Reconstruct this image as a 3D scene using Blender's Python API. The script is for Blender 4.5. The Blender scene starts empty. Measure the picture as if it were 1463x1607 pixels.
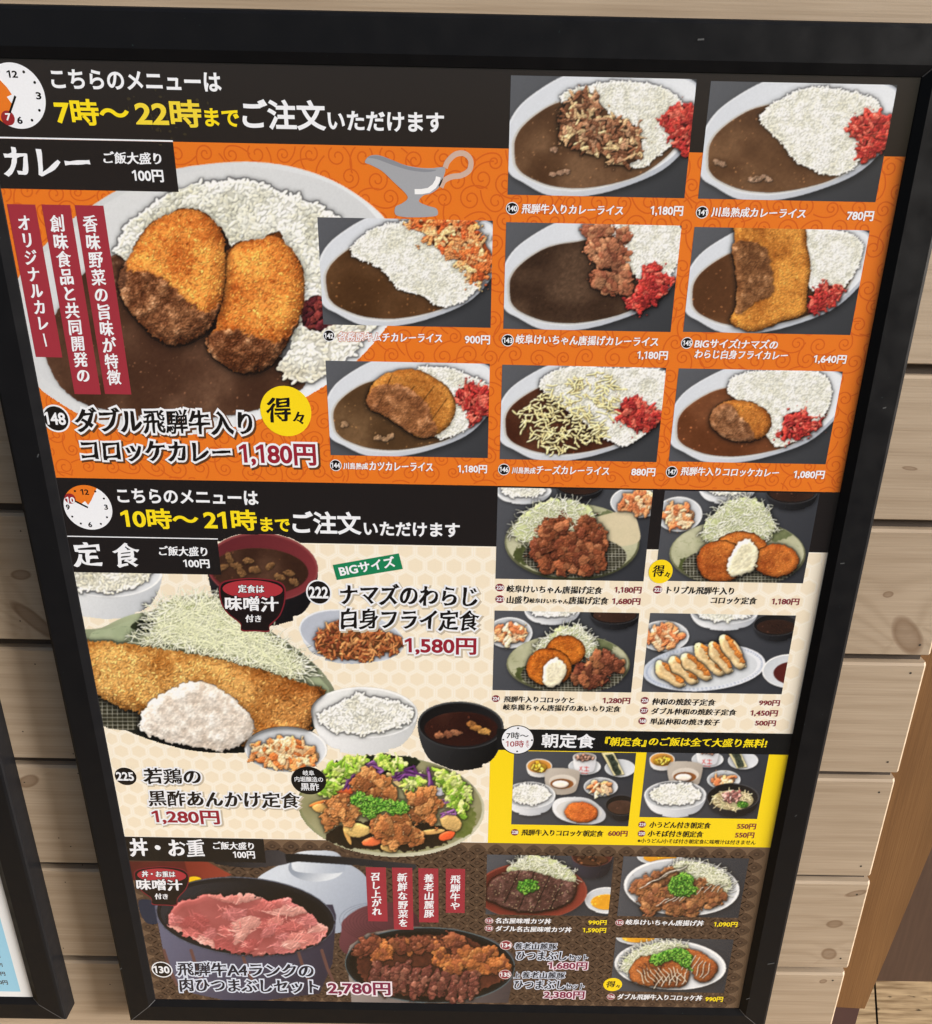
import bpy, math, random
import numpy as np
from mathutils import Matrix, Vector, geometry
S = bpy.context.scene
# ================================================================ camera, sky, sun, exposure
# menu frame of reference: u right, v up along the wall, n out of the wall (metres); world = (u, -n, v + Z0)
Z0 = .53
SW, SH = 1463, 1607                                   # px of the sheet measurements
FPX, PCX, PCY = 1273.86361, 30.2817406, 2.79141172
CAM = np.array([.0251495, .35307781, .57753847])
ROT = np.array([[.99981829, .01886796, -.00271657], [-.01850246, .92624831, -.37645947], [-.00458681, .37644133, .9264291]])
def world(u, v, n=0): return Vector((u, -n, v + Z0))
def at(x, y, n=0):
    """a measured px back onto the plane n of the wall -> (u, v)"""
    d = ROT.T @ np.array([(x-SW/2-PCX)/FPX, -(y-SH/2-PCY)/FPX, -1.0]); t = (n-CAM[2])/d[2]; q = CAM+t*d
    return q[0], q[1]
def to_px(u, v):
    """menu sheet -> px (arrays)"""
    X = np.stack([u-CAM[0], v-CAM[1], np.zeros_like(u)-CAM[2]], -1) @ ROT.T
    return SW/2+PCX+FPX*X[..., 0]/-X[..., 2], SH/2+PCY-FPX*X[..., 1]/-X[..., 2]
cam = bpy.data.cameras.new('camera'); co = bpy.data.objects.new('camera', cam); S.collection.objects.link(co)
ax = [Vector((r[0], -r[2], r[1])) for r in ROT]
M = Matrix(((ax[0].x, ax[1].x, ax[2].x), (ax[0].y, ax[1].y, ax[2].y), (ax[0].z, ax[1].z, ax[2].z))).to_4x4(); M.translation = world(*CAM)
co.matrix_world = M; cam.sensor_fit = 'VERTICAL'; cam.sensor_height = 24; cam.lens = 24*FPX/SH
cam.shift_x = -PCX/SH; cam.shift_y = PCY/SH; cam.clip_start = .01; cam.clip_end = 500; S.camera = co
SUN = Vector((.92, -.28, .29)).normalized()           # towards the light: from the right, grazing the wall
W = bpy.data.worlds.new('World'); S.world = W; W.use_nodes = True; nt = W.node_tree
sky = nt.nodes.new('ShaderNodeTexSky'); sky.sky_type = 'NISHITA'; sky.sun_disc = False
sky.sun_elevation = math.asin(SUN.z); sky.sun_rotation = math.atan2(SUN.x, SUN.y); sky.air_density = 1.0; sky.dust_density = 4.0; sky.ozone_density = 1.0
nt.links.new(sky.outputs[0], nt.nodes['Background'].inputs[0]); nt.nodes['Background'].inputs[1].default_value = .05
sl = bpy.data.lights.new('sun', 'SUN'); so = bpy.data.objects.new('sun', sl); S.collection.objects.link(so)
sl.energy = 3.4; sl.angle = math.radians(16); sl.color = (1, .985, .965); so.rotation_euler = SUN.to_track_quat('Z', 'Y').to_euler(); so.location = (3, -3, 3)
S.view_settings.view_transform = 'Standard'; S.view_settings.look = 'None'; S.view_settings.gamma = 1; S.view_settings.use_curve_mapping = False
S.view_settings.exposure = 1.25
S.cycles.max_bounces = 6; S.cycles.use_denoising = True

# ================================================================ helpers
def lin(c): c = np.asarray(c, float)/255; return np.where(c <= .04045, c/12.92, ((c+.055)/1.055)**2.4)
INK = .90                                             # a full white print reflects this much
MATS = {}
def mat(name, col=None, rough=.5, spec=.5, coat=0, build=None):
    if name in MATS: return MATS[name]
    m = bpy.data.materials.new(name); m.use_nodes = True; b = m.node_tree.nodes['Principled BSDF']
    if col is not None: b.inputs['Base Color'].default_value = (*col, 1)
    b.inputs['Roughness'].default_value = rough; b.inputs['Specular IOR Level'].default_value = spec
    if coat: b.inputs['Coat Weight'].default_value = coat; b.inputs['Coat Roughness'].default_value = .05
    if build: build(m.node_tree, b)
    MATS[name] = m; return m
def ink(c):
    """printed ink on the glossy sheet: the colour, a trace of mottle, a gloss"""
    key = 'ink_%02x%02x%02x' % tuple(int(v) for v in c)
    if key in MATS: return MATS[key]
    def build(t, b):
        n = t.nodes.new('ShaderNodeTexNoise'); n.inputs['Scale'].default_value = 900; n.inputs['Detail'].default_value = 2
        g = t.nodes.new('ShaderNodeTexCoord'); t.links.new(g.outputs['Object'], n.inputs['Vector'])
        mx = t.nodes.new('ShaderNodeMix'); mx.data_type = 'RGBA'; a = lin(c)*INK
        mx.inputs[6].default_value = (*(a*.95), 1); mx.inputs[7].default_value = (*np.minimum(a*1.05, .95), 1)
        t.links.new(n.outputs['Fac'], mx.inputs[0]); t.links.new(mx.outputs[2], b.inputs['Base Color'])
    return mat(key, None, GLOSS, .5, 0, build)
GLOSS = .16
def photo_mat():
    def build(t, b):
        a = t.nodes.new('ShaderNodeVertexColor'); a.layer_name = 'Col'; t.links.new(a.outputs[0], b.inputs['Base Color'])
    return mat('printed_photo', None, GLOSS, .5, 0, build)
def link(name, mesh, material, parent=None, label=None):
    o = bpy.data.objects.new(name, mesh); S.collection.objects.link(o)
    if material: mesh.materials.append(material)
    if parent: o.parent = parent
    if label: o['label'] = label
    return o
def tag(o, label, cat, group=None, kind=None):
    if label: o['label'] = label
    if cat: o['category'] = cat
    if group: o['group'] = group
    if kind: o['kind'] = kind
def mesh(verts, faces):
    me = bpy.data.meshes.new('m'); me.from_pydata([tuple(v) for v in verts], [], [tuple(f) for f in faces]); me.update(); return me
def L3(P, n):                                         # (u, v) at height n in the wall's own axes; prints lie in layers a few microns apart
    if 0 < n < .002: n *= .1
    return [(p[0], -n-(p[2] if len(p) > 2 else 0), p[1]) for p in P]
def flat(name, P, n, material, parent, label=None):
    """flat printed shape from a closed (u, v) outline"""
    P = [Vector((p[0], p[1])) for p in P]
    tri = geometry.tessellate_polygon([[Vector((p.x, p.y, 0)) for p in P]])
    F = []
    for t in tri:
        a, b, c = [P[i] for i in t]
        F.append(t if (b-a).cross(c-a) > 0 else (t[0], t[2], t[1]))
    return link(name, mesh(L3(P, n), F), material, parent, label)
def ribbon(P, w, closed=False):
    """flat line of width w along P -> verts, faces (2d)"""
    P = np.array(P, float); m = len(P); T = np.gradient(P, axis=0)
    if closed: T = np.roll(P, -1, 0)-np.roll(P, 1, 0)
    T /= np.linalg.norm(T, axis=1)[:, None]+1e-12; Nn = np.stack([-T[:, 1], T[:, 0]], 1)*w/2
    V = np.concatenate([P+Nn, P-Nn]); F = [(i+m, (i+1) % m+m, (i+1) % m, i) for i in range(m if closed else m-1)]
    return V, F
class Flat:
    """collects flat pieces of one ink into one mesh"""
    def __init__(s): s.V, s.F, s.k = [], [], 0
    def add(s, V, F, lift=0):
        s.V += [(v[0], v[1], lift) for v in V]; s.F += [tuple(i+s.k for i in f) for f in F]; s.k = len(s.V)
    def disc(s, c, r, ry=None, n=36):
        s.add([(c[0]+r*math.cos(t*2*math.pi/n), c[1]+(ry or r)*math.sin(t*2*math.pi/n)) for t in range(n)], [tuple(range(n))])
    def ring(s, c, r, ry, w, n=48): s.add(*ribbon([(c[0]+r*math.cos(t*2*math.pi/n), c[1]+ry*math.sin(t*2*math.pi/n)) for t in range(n)], w, True))
    def build(s, name, n, material, parent, label=None): return link(name, mesh(L3(s.V, n), s.F), material, parent, label)
def box(V, F, x0, x1, y0, y1, z0, z1):
    k = len(V); V += [(x, y, z) for z in (z0, z1) for y in (y0, y1) for x in (x0, x1)]
    F += [(k, k+2, k+3, k+1), (k+4, k+5, k+7, k+6), (k, k+1, k+5, k+4), (k+2, k+6, k+7, k+3), (k, k+4, k+6, k+2), (k+1, k+3, k+7, k+5)]

# ================================================================ lettering: outlines of the built-in font, thickened and cut here
GLY = {}
def load_glyphs(chars):
    tmp = []
    for ch in sorted(set(chars)):
        if ch == ' ' or ch in GLY: continue
        pair = []
        for body in (ch, ch+ch):
            c = bpy.data.curves.new('glyph', 'FONT'); c.body = body; o = bpy.data.objects.new('glyph', c); S.collection.objects.link(o); pair.append(o)
        tmp.append((ch, pair))
    bpy.context.view_layer.update(); dg = bpy.context.evaluated_depsgraph_get()
    for ch, (a, b) in tmp:
        cu = a.to_curve(dg); out = []
        for sp in cu.splines:
            bp = sp.bezier_points
            if not len(bp): continue
            P = []
            for i in range(len(bp)):
                p, q = bp[i], bp[(i+1) % len(bp)]; p0, p1, p2, p3 = [np.array(v[:2]) for v in (p.co, p.handle_right, q.handle_left, q.co)]
                d = p3-p0; L = np.linalg.norm(d)+1e-9
                bend = max(abs(np.cross(d, p1-p0)), abs(np.cross(d, p2-p0)))/L
                for t in (np.arange(5)/5 if bend > .004 else np.arange(max(1, int(L/.12)))/max(1, int(L/.12))):
                    P.append((1-t)**3*p0+3*t*(1-t)**2*p1+3*t*t*(1-t)*p2+t**3*p3)
            P = np.array(P); keep = np.linalg.norm(P-np.roll(P, 1, 0), axis=1) > 1e-4; P = P[keep]
            if len(P) > 2: out.append(P)
        if ch == '1': out = [np.array([(.30, 0), (.30, .72), (.235, .72), (.05, .60), (.05, .52), (.215, .61), (.215, 0)])]
        GLY[ch] = (out, .46 if ch == '1' else b.dimensions.x-a.dimensions.x); a.to_curve_clear()
    for ch, pr in tmp:
        for o in pr: c = o.data; bpy.data.objects.remove(o); bpy.data.curves.remove(c)
CUT = {}
def glyph_mesh(ch, style, grow):
    """style g: even bold; b: brush, thick downstrokes and rising bars; grow: extra outline width (em)"""
    key = (ch, style, grow)
    if key in CUT: return CUT[key]
    cs, adv = GLY[ch]; area = sum(.5*np.sum(P[:, 0]*np.roll(P[:, 1], -1)-np.roll(P[:, 0], -1)*P[:, 1]) for P in cs); sg = 1 if area > 0 else -1
    out = []
    tot = sum(np.linalg.norm(P-np.roll(P, 1, 0), axis=1).sum() for P in cs); thin = min(1, max(.22, 7.5/max(tot, 1e-6))) if style != 't' else 1
    for P in cs:
        E = np.roll(P, -1, 0)-P; E /= np.linalg.norm(E, axis=1)[:, None]+1e-12
        n = np.stack([E[:, 1], -E[:, 0]], 1)*sg; m = n+np.roll(n, 1, 0); ln = np.linalg.norm(m, axis=1); m /= ln[:, None]+1e-9
        mit = np.clip(2/(ln+1e-6), 1, 1.6)
        if style == 'b':
            w = .004+.040*np.abs(m@np.array([.93, -.37]))**1.3+.010*np.sin(P[:, 0]*9.1+P[:, 1]*7.3)
        elif style == 't': w = np.full(len(P), .012)
        else: w = np.full(len(P), .030)
        Q = P+m*(mit*(w*thin+grow))[:, None]
        if style == 'b': Q = np.stack([Q[:, 0]+.07*Q[:, 1], Q[:, 1]+.075*(Q[:, 0]-.4)], 1)
        out.append(Q)
    V = np.concatenate(out); ed = []; k = 0
    for Q in out: ed += [(k+i, k+(i+1) % len(Q)) for i in range(len(Q))]; k += len(Q)
    r = geometry.delaunay_2d_cdt([Vector(v) for v in V], ed, [], 0, 1e-5); RV = np.array([v[:] for v in r[0]]); T = np.array([f for f in r[2] if len(f) == 3])
    if len(T) == 0: CUT[key] = (RV[:0], []); return CUT[key]
    c = RV[T].mean(1); wn = np.zeros(len(T))
    for Q in out:
        a, b = Q, np.roll(Q, -1, 0)
        for i in range(len(Q)):
            (xa, ya), (xb, yb) = a[i], b[i]
            side = (xb-xa)*(c[:, 1]-ya)-(c[:, 0]-xa)*(yb-ya)
            wn += ((ya <= c[:, 1]) & (yb > c[:, 1]) & (side > 0)).astype(int)-((ya > c[:, 1]) & (yb <= c[:, 1]) & (side < 0)).astype(int)
    T = T[wn != 0]
    A = RV[T]; cr = (A[:, 1, 0]-A[:, 0, 0])*(A[:, 2, 1]-A[:, 0, 1])-(A[:, 1, 1]-A[:, 0, 1])*(A[:, 2, 0]-A[:, 0, 0]); T[cr < 0] = T[cr < 0][:, ::-1]
    CUT[key] = (RV, T); return CUT[key]
LIFT = (0, 3e-6, 6e-6)                                # neighbouring letters that touch lie a hair apart
def layout(s, style, grow, track=0):
    V, F, x, k = [], [], 0, 0
    for ci, ch in enumerate(s):
        if ch == ' ': x += .35; continue
        v, t = glyph_mesh(ch, style, grow); V.append(np.c_[v+[x, 0], np.full(len(v), LIFT[ci % 3])]); F += [tuple(int(i)+k for i in f) for f in t]; k += len(v); x += GLY[ch][1]+track
    return np.concatenate(V), F
def column(s, style, grow):
    V, F, k = [], [], 0
    for i, ch in enumerate(s):
        v, t = glyph_mesh(ch, style, grow); v = v-[.46, .38]
        if ch == 'ー': v = np.stack([v[:, 1], -v[:, 0]], 1)
        V.append(np.c_[v-[0, i*1.02], np.full(len(v), LIFT[i % 3])]); F += [tuple(int(j)+k for j in f) for f in t]; k += len(v)
    return np.concatenate(V), F
TEXTS = []
def text(parent, name, s, cv, bx, style, col, n=.0012, halo=None, hw=.05, rot=0, vert=False, shade=None):
    """bx: (x0, y0, x1, y1, h): lower left and lower right end of the writing and its height, in px of the zoomed measure cv"""
    TEXTS.append((parent, name, s, cv, bx, style, col, n, halo, hw, rot, vert, shade))
def build_texts():
    load_glyphs(''.join(t[2] for t in TEXTS))
    for parent, name, s, cv, (x0, y0, x1, y1, h), style, col, n, halo, hw, rot, vert, shade in TEXTS:
        V, F = column(s, style, 0) if vert else layout(s, style, 0)
        lo, hi = V.min(0)[:2], V.max(0)[:2]
        if vert:                                     # (x0, y0) top middle, (x1, y1) bottom middle, h the width of a character
            a, b = cv([(x0, y0)])[0], cv([(x1, y1)])[0]; (ua, va), (ub, vb) = at(*a), at(*b); cu = (ua+ub)/2
            (ul, _), (ur, _) = at(*cv([((x0+x1)/2-h/2, (y0+y1)/2)])[0]), at(*cv([((x0+x1)/2+h/2, (y0+y1)/2)])[0])
            sx, sy = (ur-ul)/(hi[0]-lo[0]), (va-vb)/(hi[1]-lo[1]); org = (cu-(ur-ul)/2, vb)
        else:
            a, b = cv([(x0, y0)])[0], cv([(x1, y1)])[0]; (ua, va), (ub, vb) = at(*a), at(*b)
            c0, c1 = cv([((x0+x1)/2, (y0+y1)/2)])[0], cv([((x0+x1)/2, (y0+y1)/2-h)])[0]; hh = at(*c1)[1]-at(*c0)[1]
            ln = math.hypot(ub-ua, vb-va) if rot else ub-ua; org = (ua, va if rot else (va+vb)/2); sx, sy = ln/(hi[0]-lo[0]), hh/(hi[1]-lo[1])
        def place(V):
            zl = V[:, 2:]; P = (V[:, :2]-lo)*[sx, sy]
            if rot:
                t = math.atan2(vb-va, ub-ua); P = np.stack([P[:, 0]*math.cos(t)-P[:, 1]*math.sin(t), P[:, 0]*math.sin(t)+P[:, 1]*math.cos(t)], 1)
            return np.concatenate([P+org, zl], 1)
        o = link(name, mesh(L3(place(V), n), F), ink(col), parent)
        if halo is not None:
            V2, F2 = column(s, style, hw) if vert else layout(s, style, hw)
            link('outline', mesh(L3(place(V2), n-.00015), F2), ink(halo), o)
            if shade is not None:
                V3, F3 = layout(s, style, hw+.02); link('drop_shade', mesh(L3(place(V3)+[.0012, -.0012, 0], n-.0003), F3), ink(shade), o)
# ---------------------------------------------------------------- picture printing
# The dish photographs on the menu are flat prints: their pigment is computed here as small colour
# fields (sRGB), and handed to dense flat meshes as vertex colours. Coordinates: px of the menu sheet.
RNG = np.random.RandomState(7)
PRINTS = []                                   # finished fields

def zm(x0, y0, s):
    return lambda pts: [(x0 + a/s, y0 + b/s) for a, b in pts]

def spline(pts, n=6):
    P = np.array(pts, float); m = len(P); out = []
    for i in range(m):
        p0, p1, p2, p3 = P[i-1], P[i], P[(i+1) % m], P[(i+2) % m]
        for k in range(n):
            t = k/n
            out.append(.5*((2*p1) + (-p0+p2)*t + (2*p0-5*p1+4*p2-p3)*t*t + (-p0+3*p1-3*p2+p3)*t**3))
    return np.array(out)

def ellpts(cx, cy, a, b, th=0, n=40, t0=0, t1=2*math.pi):
    t = np.linspace(t0, t1, n, endpoint=(t1-t0 < 6.28)); c, s = math.cos(th), math.sin(th)
    x, y = a*np.cos(t), b*np.sin(t)
    return np.stack([cx+c*x-s*y, cy+s*x+c*y], 1)

def boxblur(A, r):
    r = max(1, int(r))
    for ax in (0, 1):
        P = np.concatenate([np.repeat(A.take([0], ax), r, ax), A, np.repeat(A.take([-1], ax), r, ax)], ax)
        c = np.cumsum(P, ax); z = np.zeros_like(c.take([0], ax)); c = np.concatenate([z, c], ax)
        n = A.shape[ax]; k = 2*r+1
        A = (c.take(range(k, k+n), ax) - c.take(range(0, n), ax))/k
    return A

def vnoise(h, w, cell, rng, oct=3, gain=.55):
    out = np.zeros((h, w)); amp = 1; tot = 0
    for o in range(oct):
        c = max(1.5, cell/2**o); gh, gw = int(h/c)+3, int(w/c)+3
        g = rng.rand(gh, gw)
        y = np.arange(h)/c; x = np.arange(w)/c
        yi, xi = y.astype(int), x.astype(int); fy, fx = y-yi, x-xi
        fy = fy*fy*(3-2*fy); fx = fx*fx*(3-2*fx)
        a = g[yi][:, xi]; b = g[yi][:, xi+1]; c2 = g[yi+1][:, xi]; d = g[yi+1][:, xi+1]
        out += amp*((a*(1-fx)+b*fx)*(1-fy)[:, None] + (c2*(1-fx)+d*fx)*fy[:, None]); tot += amp; amp *= gain
    return out/tot

class Print:
    """one printed picture: colour, relief (for the light inside the picture), and which thing each dot shows"""
    def __init__(s, name, quad=None, box=None, ss=2, seed=1, label=None, under=(0, 0, 0)):
        s.name, s.quad, s.ss, s.label = name, quad, ss, label
        if quad is not None:
            q = np.array(quad); box = (q[:, 0].min()-2, q[:, 1].min()-2, q[:, 0].max()+2, q[:, 1].max()+2)
        s.x0, s.y0 = int(box[0]), int(box[1]); s.w, s.h = int(box[2]-s.x0)+1, int(box[3]-s.y0)+1
        H, W = s.h*ss, s.w*ss
        s.C = np.zeros((H, W, 3))+np.array(under, float); s.Z = np.zeros((H, W)); s.S = np.zeros((H, W)); s.I = np.zeros((H, W), np.int16)
        s.G = np.ones((H, W))
        s.X = s.x0 + (np.arange(W)+.5)/ss; s.Y = s.y0 + (np.arange(H)+.5)/ss
        s.rng = np.random.RandomState(seed); s.parts = ['']; s.soft = {}
        s.N1 = vnoise(H, W, 6*ss, s.rng, 3); s.N2 = vnoise(H, W, 2.2*ss, s.rng, 2); s.N3 = vnoise(H, W, 40*ss, s.rng, 3)
        PRINTS.append(s)
    def pid(s, part):
        s.parts.append(part); return len(s.parts)-1
    def full(s): return np.ones(s.Z.shape, bool)
    def mask(s, pts, rough=0):
        P = np.array(pts, float); m = np.zeros(s.Z.shape, bool)
        X, Y = s.X[None, :], s.Y[:, None]
        pad = rough*2+1
        i0, i1 = np.searchsorted(s.Y, [P[:, 1].min()-pad, P[:, 1].max()+pad]); j0, j1 = np.searchsorted(s.X, [P[:, 0].min()-pad, P[:, 0].max()+pad])
        if i1 <= i0 or j1 <= j0: return m
        XX = np.broadcast_to(X[:, j0:j1], (i1-i0, j1-j0)); YY = np.broadcast_to(Y[i0:i1], (i1-i0, j1-j0))
        if rough:
            XX = XX + (s.N1[i0:i1, j0:j1]-.5)*4*rough; YY = YY + (s.N1[i0:i1, j0:j1][::-1]-.5)*4*rough
        sub = np.zeros(XX.shape, bool)
        for k in range(len(P)):
            (xa, ya), (xb, yb) = P[k-1], P[k]
            if ya == yb: continue
            sub ^= ((ya <= YY) != (yb <= YY)) & (XX < xa + (YY-ya)*(xb-xa)/(yb-ya))
        m[i0:i1, j0:j1] = sub; return m
    def smask(s, pts, rough=0, n=5): return s.mask(spline(pts, n), rough)
    def fill(s, m, col, part=None, z=0, spec=0, gloss=1):
        c = np.array(col, float)
        s.C[m] = c[m] if c.ndim == 3 else c
        s.Z[m] = z[m] if isinstance(z, np.ndarray) else z
        s.S[m] = spec
        if part: s.I[m] = part
    def grad(s, c0, c1, p0, p1):
        d = np.array(p1, float)-p0; t = ((s.X[None, :]-p0[0])*d[0]+(s.Y[:, None]-p0[1])*d[1])/(d@d); t = np.clip(t, 0, 1)[..., None]
        return np.array(c0)*(1-t)+np.array(c1)*t
    def mix(s, c0, c1, n):
        n = np.clip(n, 0, 1)[..., None]; return np.array(c0)*(1-n)+np.array(c1)*n
    def dome(s, m, H, r):
        b = boxblur(boxblur(m.astype(float), r*s.ss), r*s.ss*.6); return H*np.sqrt(np.clip(2*b-.9, 0, 1))
    def shadow(s, m, dx, dy, r, k):
        """soft contact shadow of a printed shape over what was printed before"""
        b = boxblur(boxblur(m.astype(float), r*s.ss), r*s.ss)
        b = np.roll(np.roll(b, int(dy*s.ss), 0), int(dx*s.ss), 1)
        s.C *= (1-k*b)[..., None]
    def stamp(s, cx, cy, a, b, th, z0, hh, col, part, spec=0, clip=None, rough=0, flat=False, over=0):
        ss = s.ss; R = max(a, b)*(1+rough)+1
        i0 = max(0, int((cy-R-s.y0)*ss)); i1 = min(s.Z.shape[0], int((cy+R-s.y0)*ss)+1)
        j0 = max(0, int((cx-R-s.x0)*ss)); j1 = min(s.Z.shape[1], int((cx+R-s.x0)*ss)+1)
        if i1 <= i0 or j1 <= j0: return
        x = s.X[None, j0:j1]-cx; y = s.Y[i0:i1, None]-cy; c, sn = math.cos(th), math.sin(th)
        r2 = ((c*x+sn*y)/a)**2 + ((-sn*x+c*y)/b)**2
        if rough: r2 = r2*(1+rough*2*(s.N1[i0:i1, j0:j1]-.5)*2) + 0
        z = z0 + hh*(np.sqrt(np.clip(1-r2, 0, 1)) if not flat else 1)
        if rough: z = z + rough*hh*(s.N2[i0:i1, j0:j1]-.5)*1.2
        Zs = s.Z[i0:i1, j0:j1]; ok = (r2 < 1) & (z > Zs-over)
        if clip is not None: ok &= clip[i0:i1, j0:j1]
        Zs[ok] = z[ok]; s.C[i0:i1, j0:j1][ok] = col; s.S[i0:i1, j0:j1][ok] = spec
        if part: s.I[i0:i1, j0:j1][ok] = part
    def scatter(s, m, n, edge=0):
        ii, jj = np.nonzero(m)
        if len(ii) == 0: return []
        k = s.rng.randint(0, len(ii), n)
        return [(s.X[jj[q]], s.Y[ii[q]]) for q in k]
    def stroke(s, pts, w, z, col, part, spec=0, clip=None, h=1):
        P = np.array(pts, float)
        for k in range(len(P)-1):
            d = P[k+1]-P[k]; L = math.hypot(*d); c = (P[k]+P[k+1])/2
            s.stamp(c[0], c[1], L*.62+w*.3, w, math.atan2(d[1], d[0]), z, h, col, part, spec, clip)
    def line(s, pts, w, col, part=None, mul=False):
        """flat printed line"""
        P = np.array(pts, float)
        for k in range(len(P)-1):
            (xa, ya), (xb, yb) = P[k], P[k+1]
            i0 = max(0, int((min(ya, yb)-w-s.y0)*s.ss)); i1 = min(s.Z.shape[0], int((max(ya, yb)+w-s.y0)*s.ss)+2)
            j0 = max(0, int((min(xa, xb)-w-s.x0)*s.ss)); j1 = min(s.Z.shape[1], int((max(xa, xb)+w-s.x0)*s.ss)+2)
            if i1 <= i0 or j1 <= j0: continue
            x = s.X[None, j0:j1]; y = s.Y[i0:i1, None]; dx, dy = xb-xa, yb-ya; L2 = dx*dx+dy*dy+1e-9
            t = np.clip(((x-xa)*dx+(y-ya)*dy)/L2, 0, 1); d = np.hypot(x-xa-t*dx, y-ya-t*dy); ok = d < w/2
            if mul: s.C[i0:i1, j0:j1][ok] *= col
            else: s.C[i0:i1, j0:j1][ok] = col
            if part: s.I[i0:i1, j0:j1][ok] = part
    # ------------------------------------------------ foods
    def rice(s, m, part, g=4.0, z=2, n=None, col=(250, 250, 244), base=(228, 227, 212)):
        area = m.sum()/s.ss**2; s.soft[part] = .34 if g < 6 else .42
        lump = vnoise(*s.Z.shape, g*3.2*s.ss, s.rng, 2); Zb = z + g*2.2*lump
        tone = np.clip(.55+2.0*(lump-.5)+.9*(s.N3-.5), 0, 1)
        s.fill(m, s.mix(base, (244, 243, 234), tone), part, Zb)
        n = n or int(area/(g*g*.36)); ring = (boxblur(m.astype(float), g*.75*s.ss) > .16) & ~m & (s.I > 0); pts = s.scatter(m, n)+s.scatter(ring, int(ring.sum()/s.ss**2/(g*g*1.1)))
        for (x, y) in pts:
            i, k = int((y-s.y0)*s.ss), int((x-s.x0)*s.ss); zz = Zb[i, k]+s.rng.rand()*g*.5
            j = s.rng.rand(); c = (np.array(base)*(1-tone[i, k])+np.array(col)*tone[i, k])*(.965+.06*j)+np.array([1.5, .5, -3])*s.rng.randn()
            s.stamp(x, y, g*.58*(.8+.4*j), g*.29, s.rng.rand()*3.14, zz, g*.30, np.clip(c, 0, 252), part, .25, None)
    def curry(s, m, part, c0=(74, 45, 25), c1=(112, 74, 44), bits=.004, z=.6, bump=.5):
        big = vnoise(*s.Z.shape, 55*s.ss, s.rng, 2); n = np.clip(.42+1.1*(big-.5)+.22*(s.N1-.5)+.10*(s.N2-.5), 0, 1); c = s.mix(c0, c1, n)
        sh = np.clip((big-.50)*3.0, 0, 1)*np.clip(.7+.6*(s.N1-.4), .3, 1); c = c+(sh*20)[..., None]*np.array([1.05, .95, .85])
        s.fill(m, c, part, z+bump*s.N1+.2*bump*s.N2, .45)
        for (x, y) in s.scatter(m, int(m.sum()/s.ss**2*bits)):
            r = .5+s.rng.rand()*1.0
            s.stamp(x, y, r*1.4, r, s.rng.rand()*3, z+.2, .5*r, np.array(c1)*(1.0+.55*s.rng.rand()), part, .4, m)
    def crust(s, m, part, H=14, r=9, light=(226, 150, 66), dark=(142, 72, 24), g=1.5, z=2, dens=1.0, tone=None):
        Zd = z+s.dome(m, H, r); s.soft[part] = .8; edge = np.clip((Zd-z)/H, 0, 1)
        n = np.clip((s.N3-.5)*1.5+(s.N1-.5)*.9+.16+.52*edge, 0, 1.1)
        base = s.mix(dark, light, n)*(.70+.34*edge)[..., None]
        s.fill(m, base, part, Zd+.9*g*s.N2)
        for (x, y) in s.scatter(m, int(m.sum()/s.ss**2/(g*g)*.55*dens)):
            i, j = int((y-s.y0)*s.ss), int((x-s.x0)*s.ss)
            t = np.clip(n[i, j]+.27*s.rng.randn(), 0, 1.2)
            c = np.array(dark)*(1-t)+np.array(light)*t
            if s.rng.rand() < .10: c = c*1.06+np.array([16, 18, 18])
            elif s.rng.rand() < .12: c = c*.72
            c = c*(.70+.34*edge[i, j])
            s.stamp(x, y, g*(.6+.7*s.rng.rand()), g*(.3+.3*s.rng.rand()), s.rng.rand()*3.14, Zd[i, j]+g*.8*s.rng.rand(), g*.5, np.clip(c, 0, 255), part, .03, None)
    def coat(s, m, part, c0=(92, 52, 26), c1=(150, 98, 58), k=.85, bump=2.2, spec=.5, cell=9):
        """sauce running over what lies below"""
        q = vnoise(*s.Z.shape, cell*s.ss, s.rng, 3, .5); n = np.clip(2.0*(q-.5)+.5*(s.N2-.5)+.45, 0, 1.1); c = s.mix(c0, c1, n)
        gl = np.clip((q-.60)*7, 0, 1)*np.clip((s.N1-.36)*3, 0, 1); c = c+(gl*62)[..., None]*np.array([1, .92, .82])
        mm = np.clip(boxblur(m.astype(float), 1.2*s.ss)*1.1, 0, 1)[..., None]*k
        s.C = s.C*(1-mm)+c*mm
        s.Z += bump*q*1.4*mm[..., 0]; s.S = np.maximum(s.S, spec*mm[..., 0])
        if part: s.I[m] = part
    def cabbage(s, m, part, n, L=14, w=.55, z=3, H=10, r=8, col=(243, 245, 218), dark=(190, 200, 140), up=0):
        Zd = z+s.dome(m, H, r)
        s.fill(m, s.mix(dark, (222, 228, 178), s.N1), part, Zd); s.soft[part] = .6
        for (x, y) in s.scatter(m, n):
            i, j = int((y-s.y0)*s.ss), int((x-s.x0)*s.ss); a = s.rng.rand()*math.pi*2; k = s.rng.randn()*.28; P = [(x, y)]
            for q in range(4):
                a += k; P.append((P[-1][0]+math.cos(a)*L/4, P[-1][1]+math.sin(a)*L/4*.8-up))
            t = s.rng.rand(); c = np.array(col)*(.88+.14*t)+np.array([0, 1, -12])*s.rng.rand()
            s.stroke(P, w*(.8+.5*t), Zd[i, j]+s.rng.rand()*3.2, np.clip(c, 0, 253), part, .2, None, .7)
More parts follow.
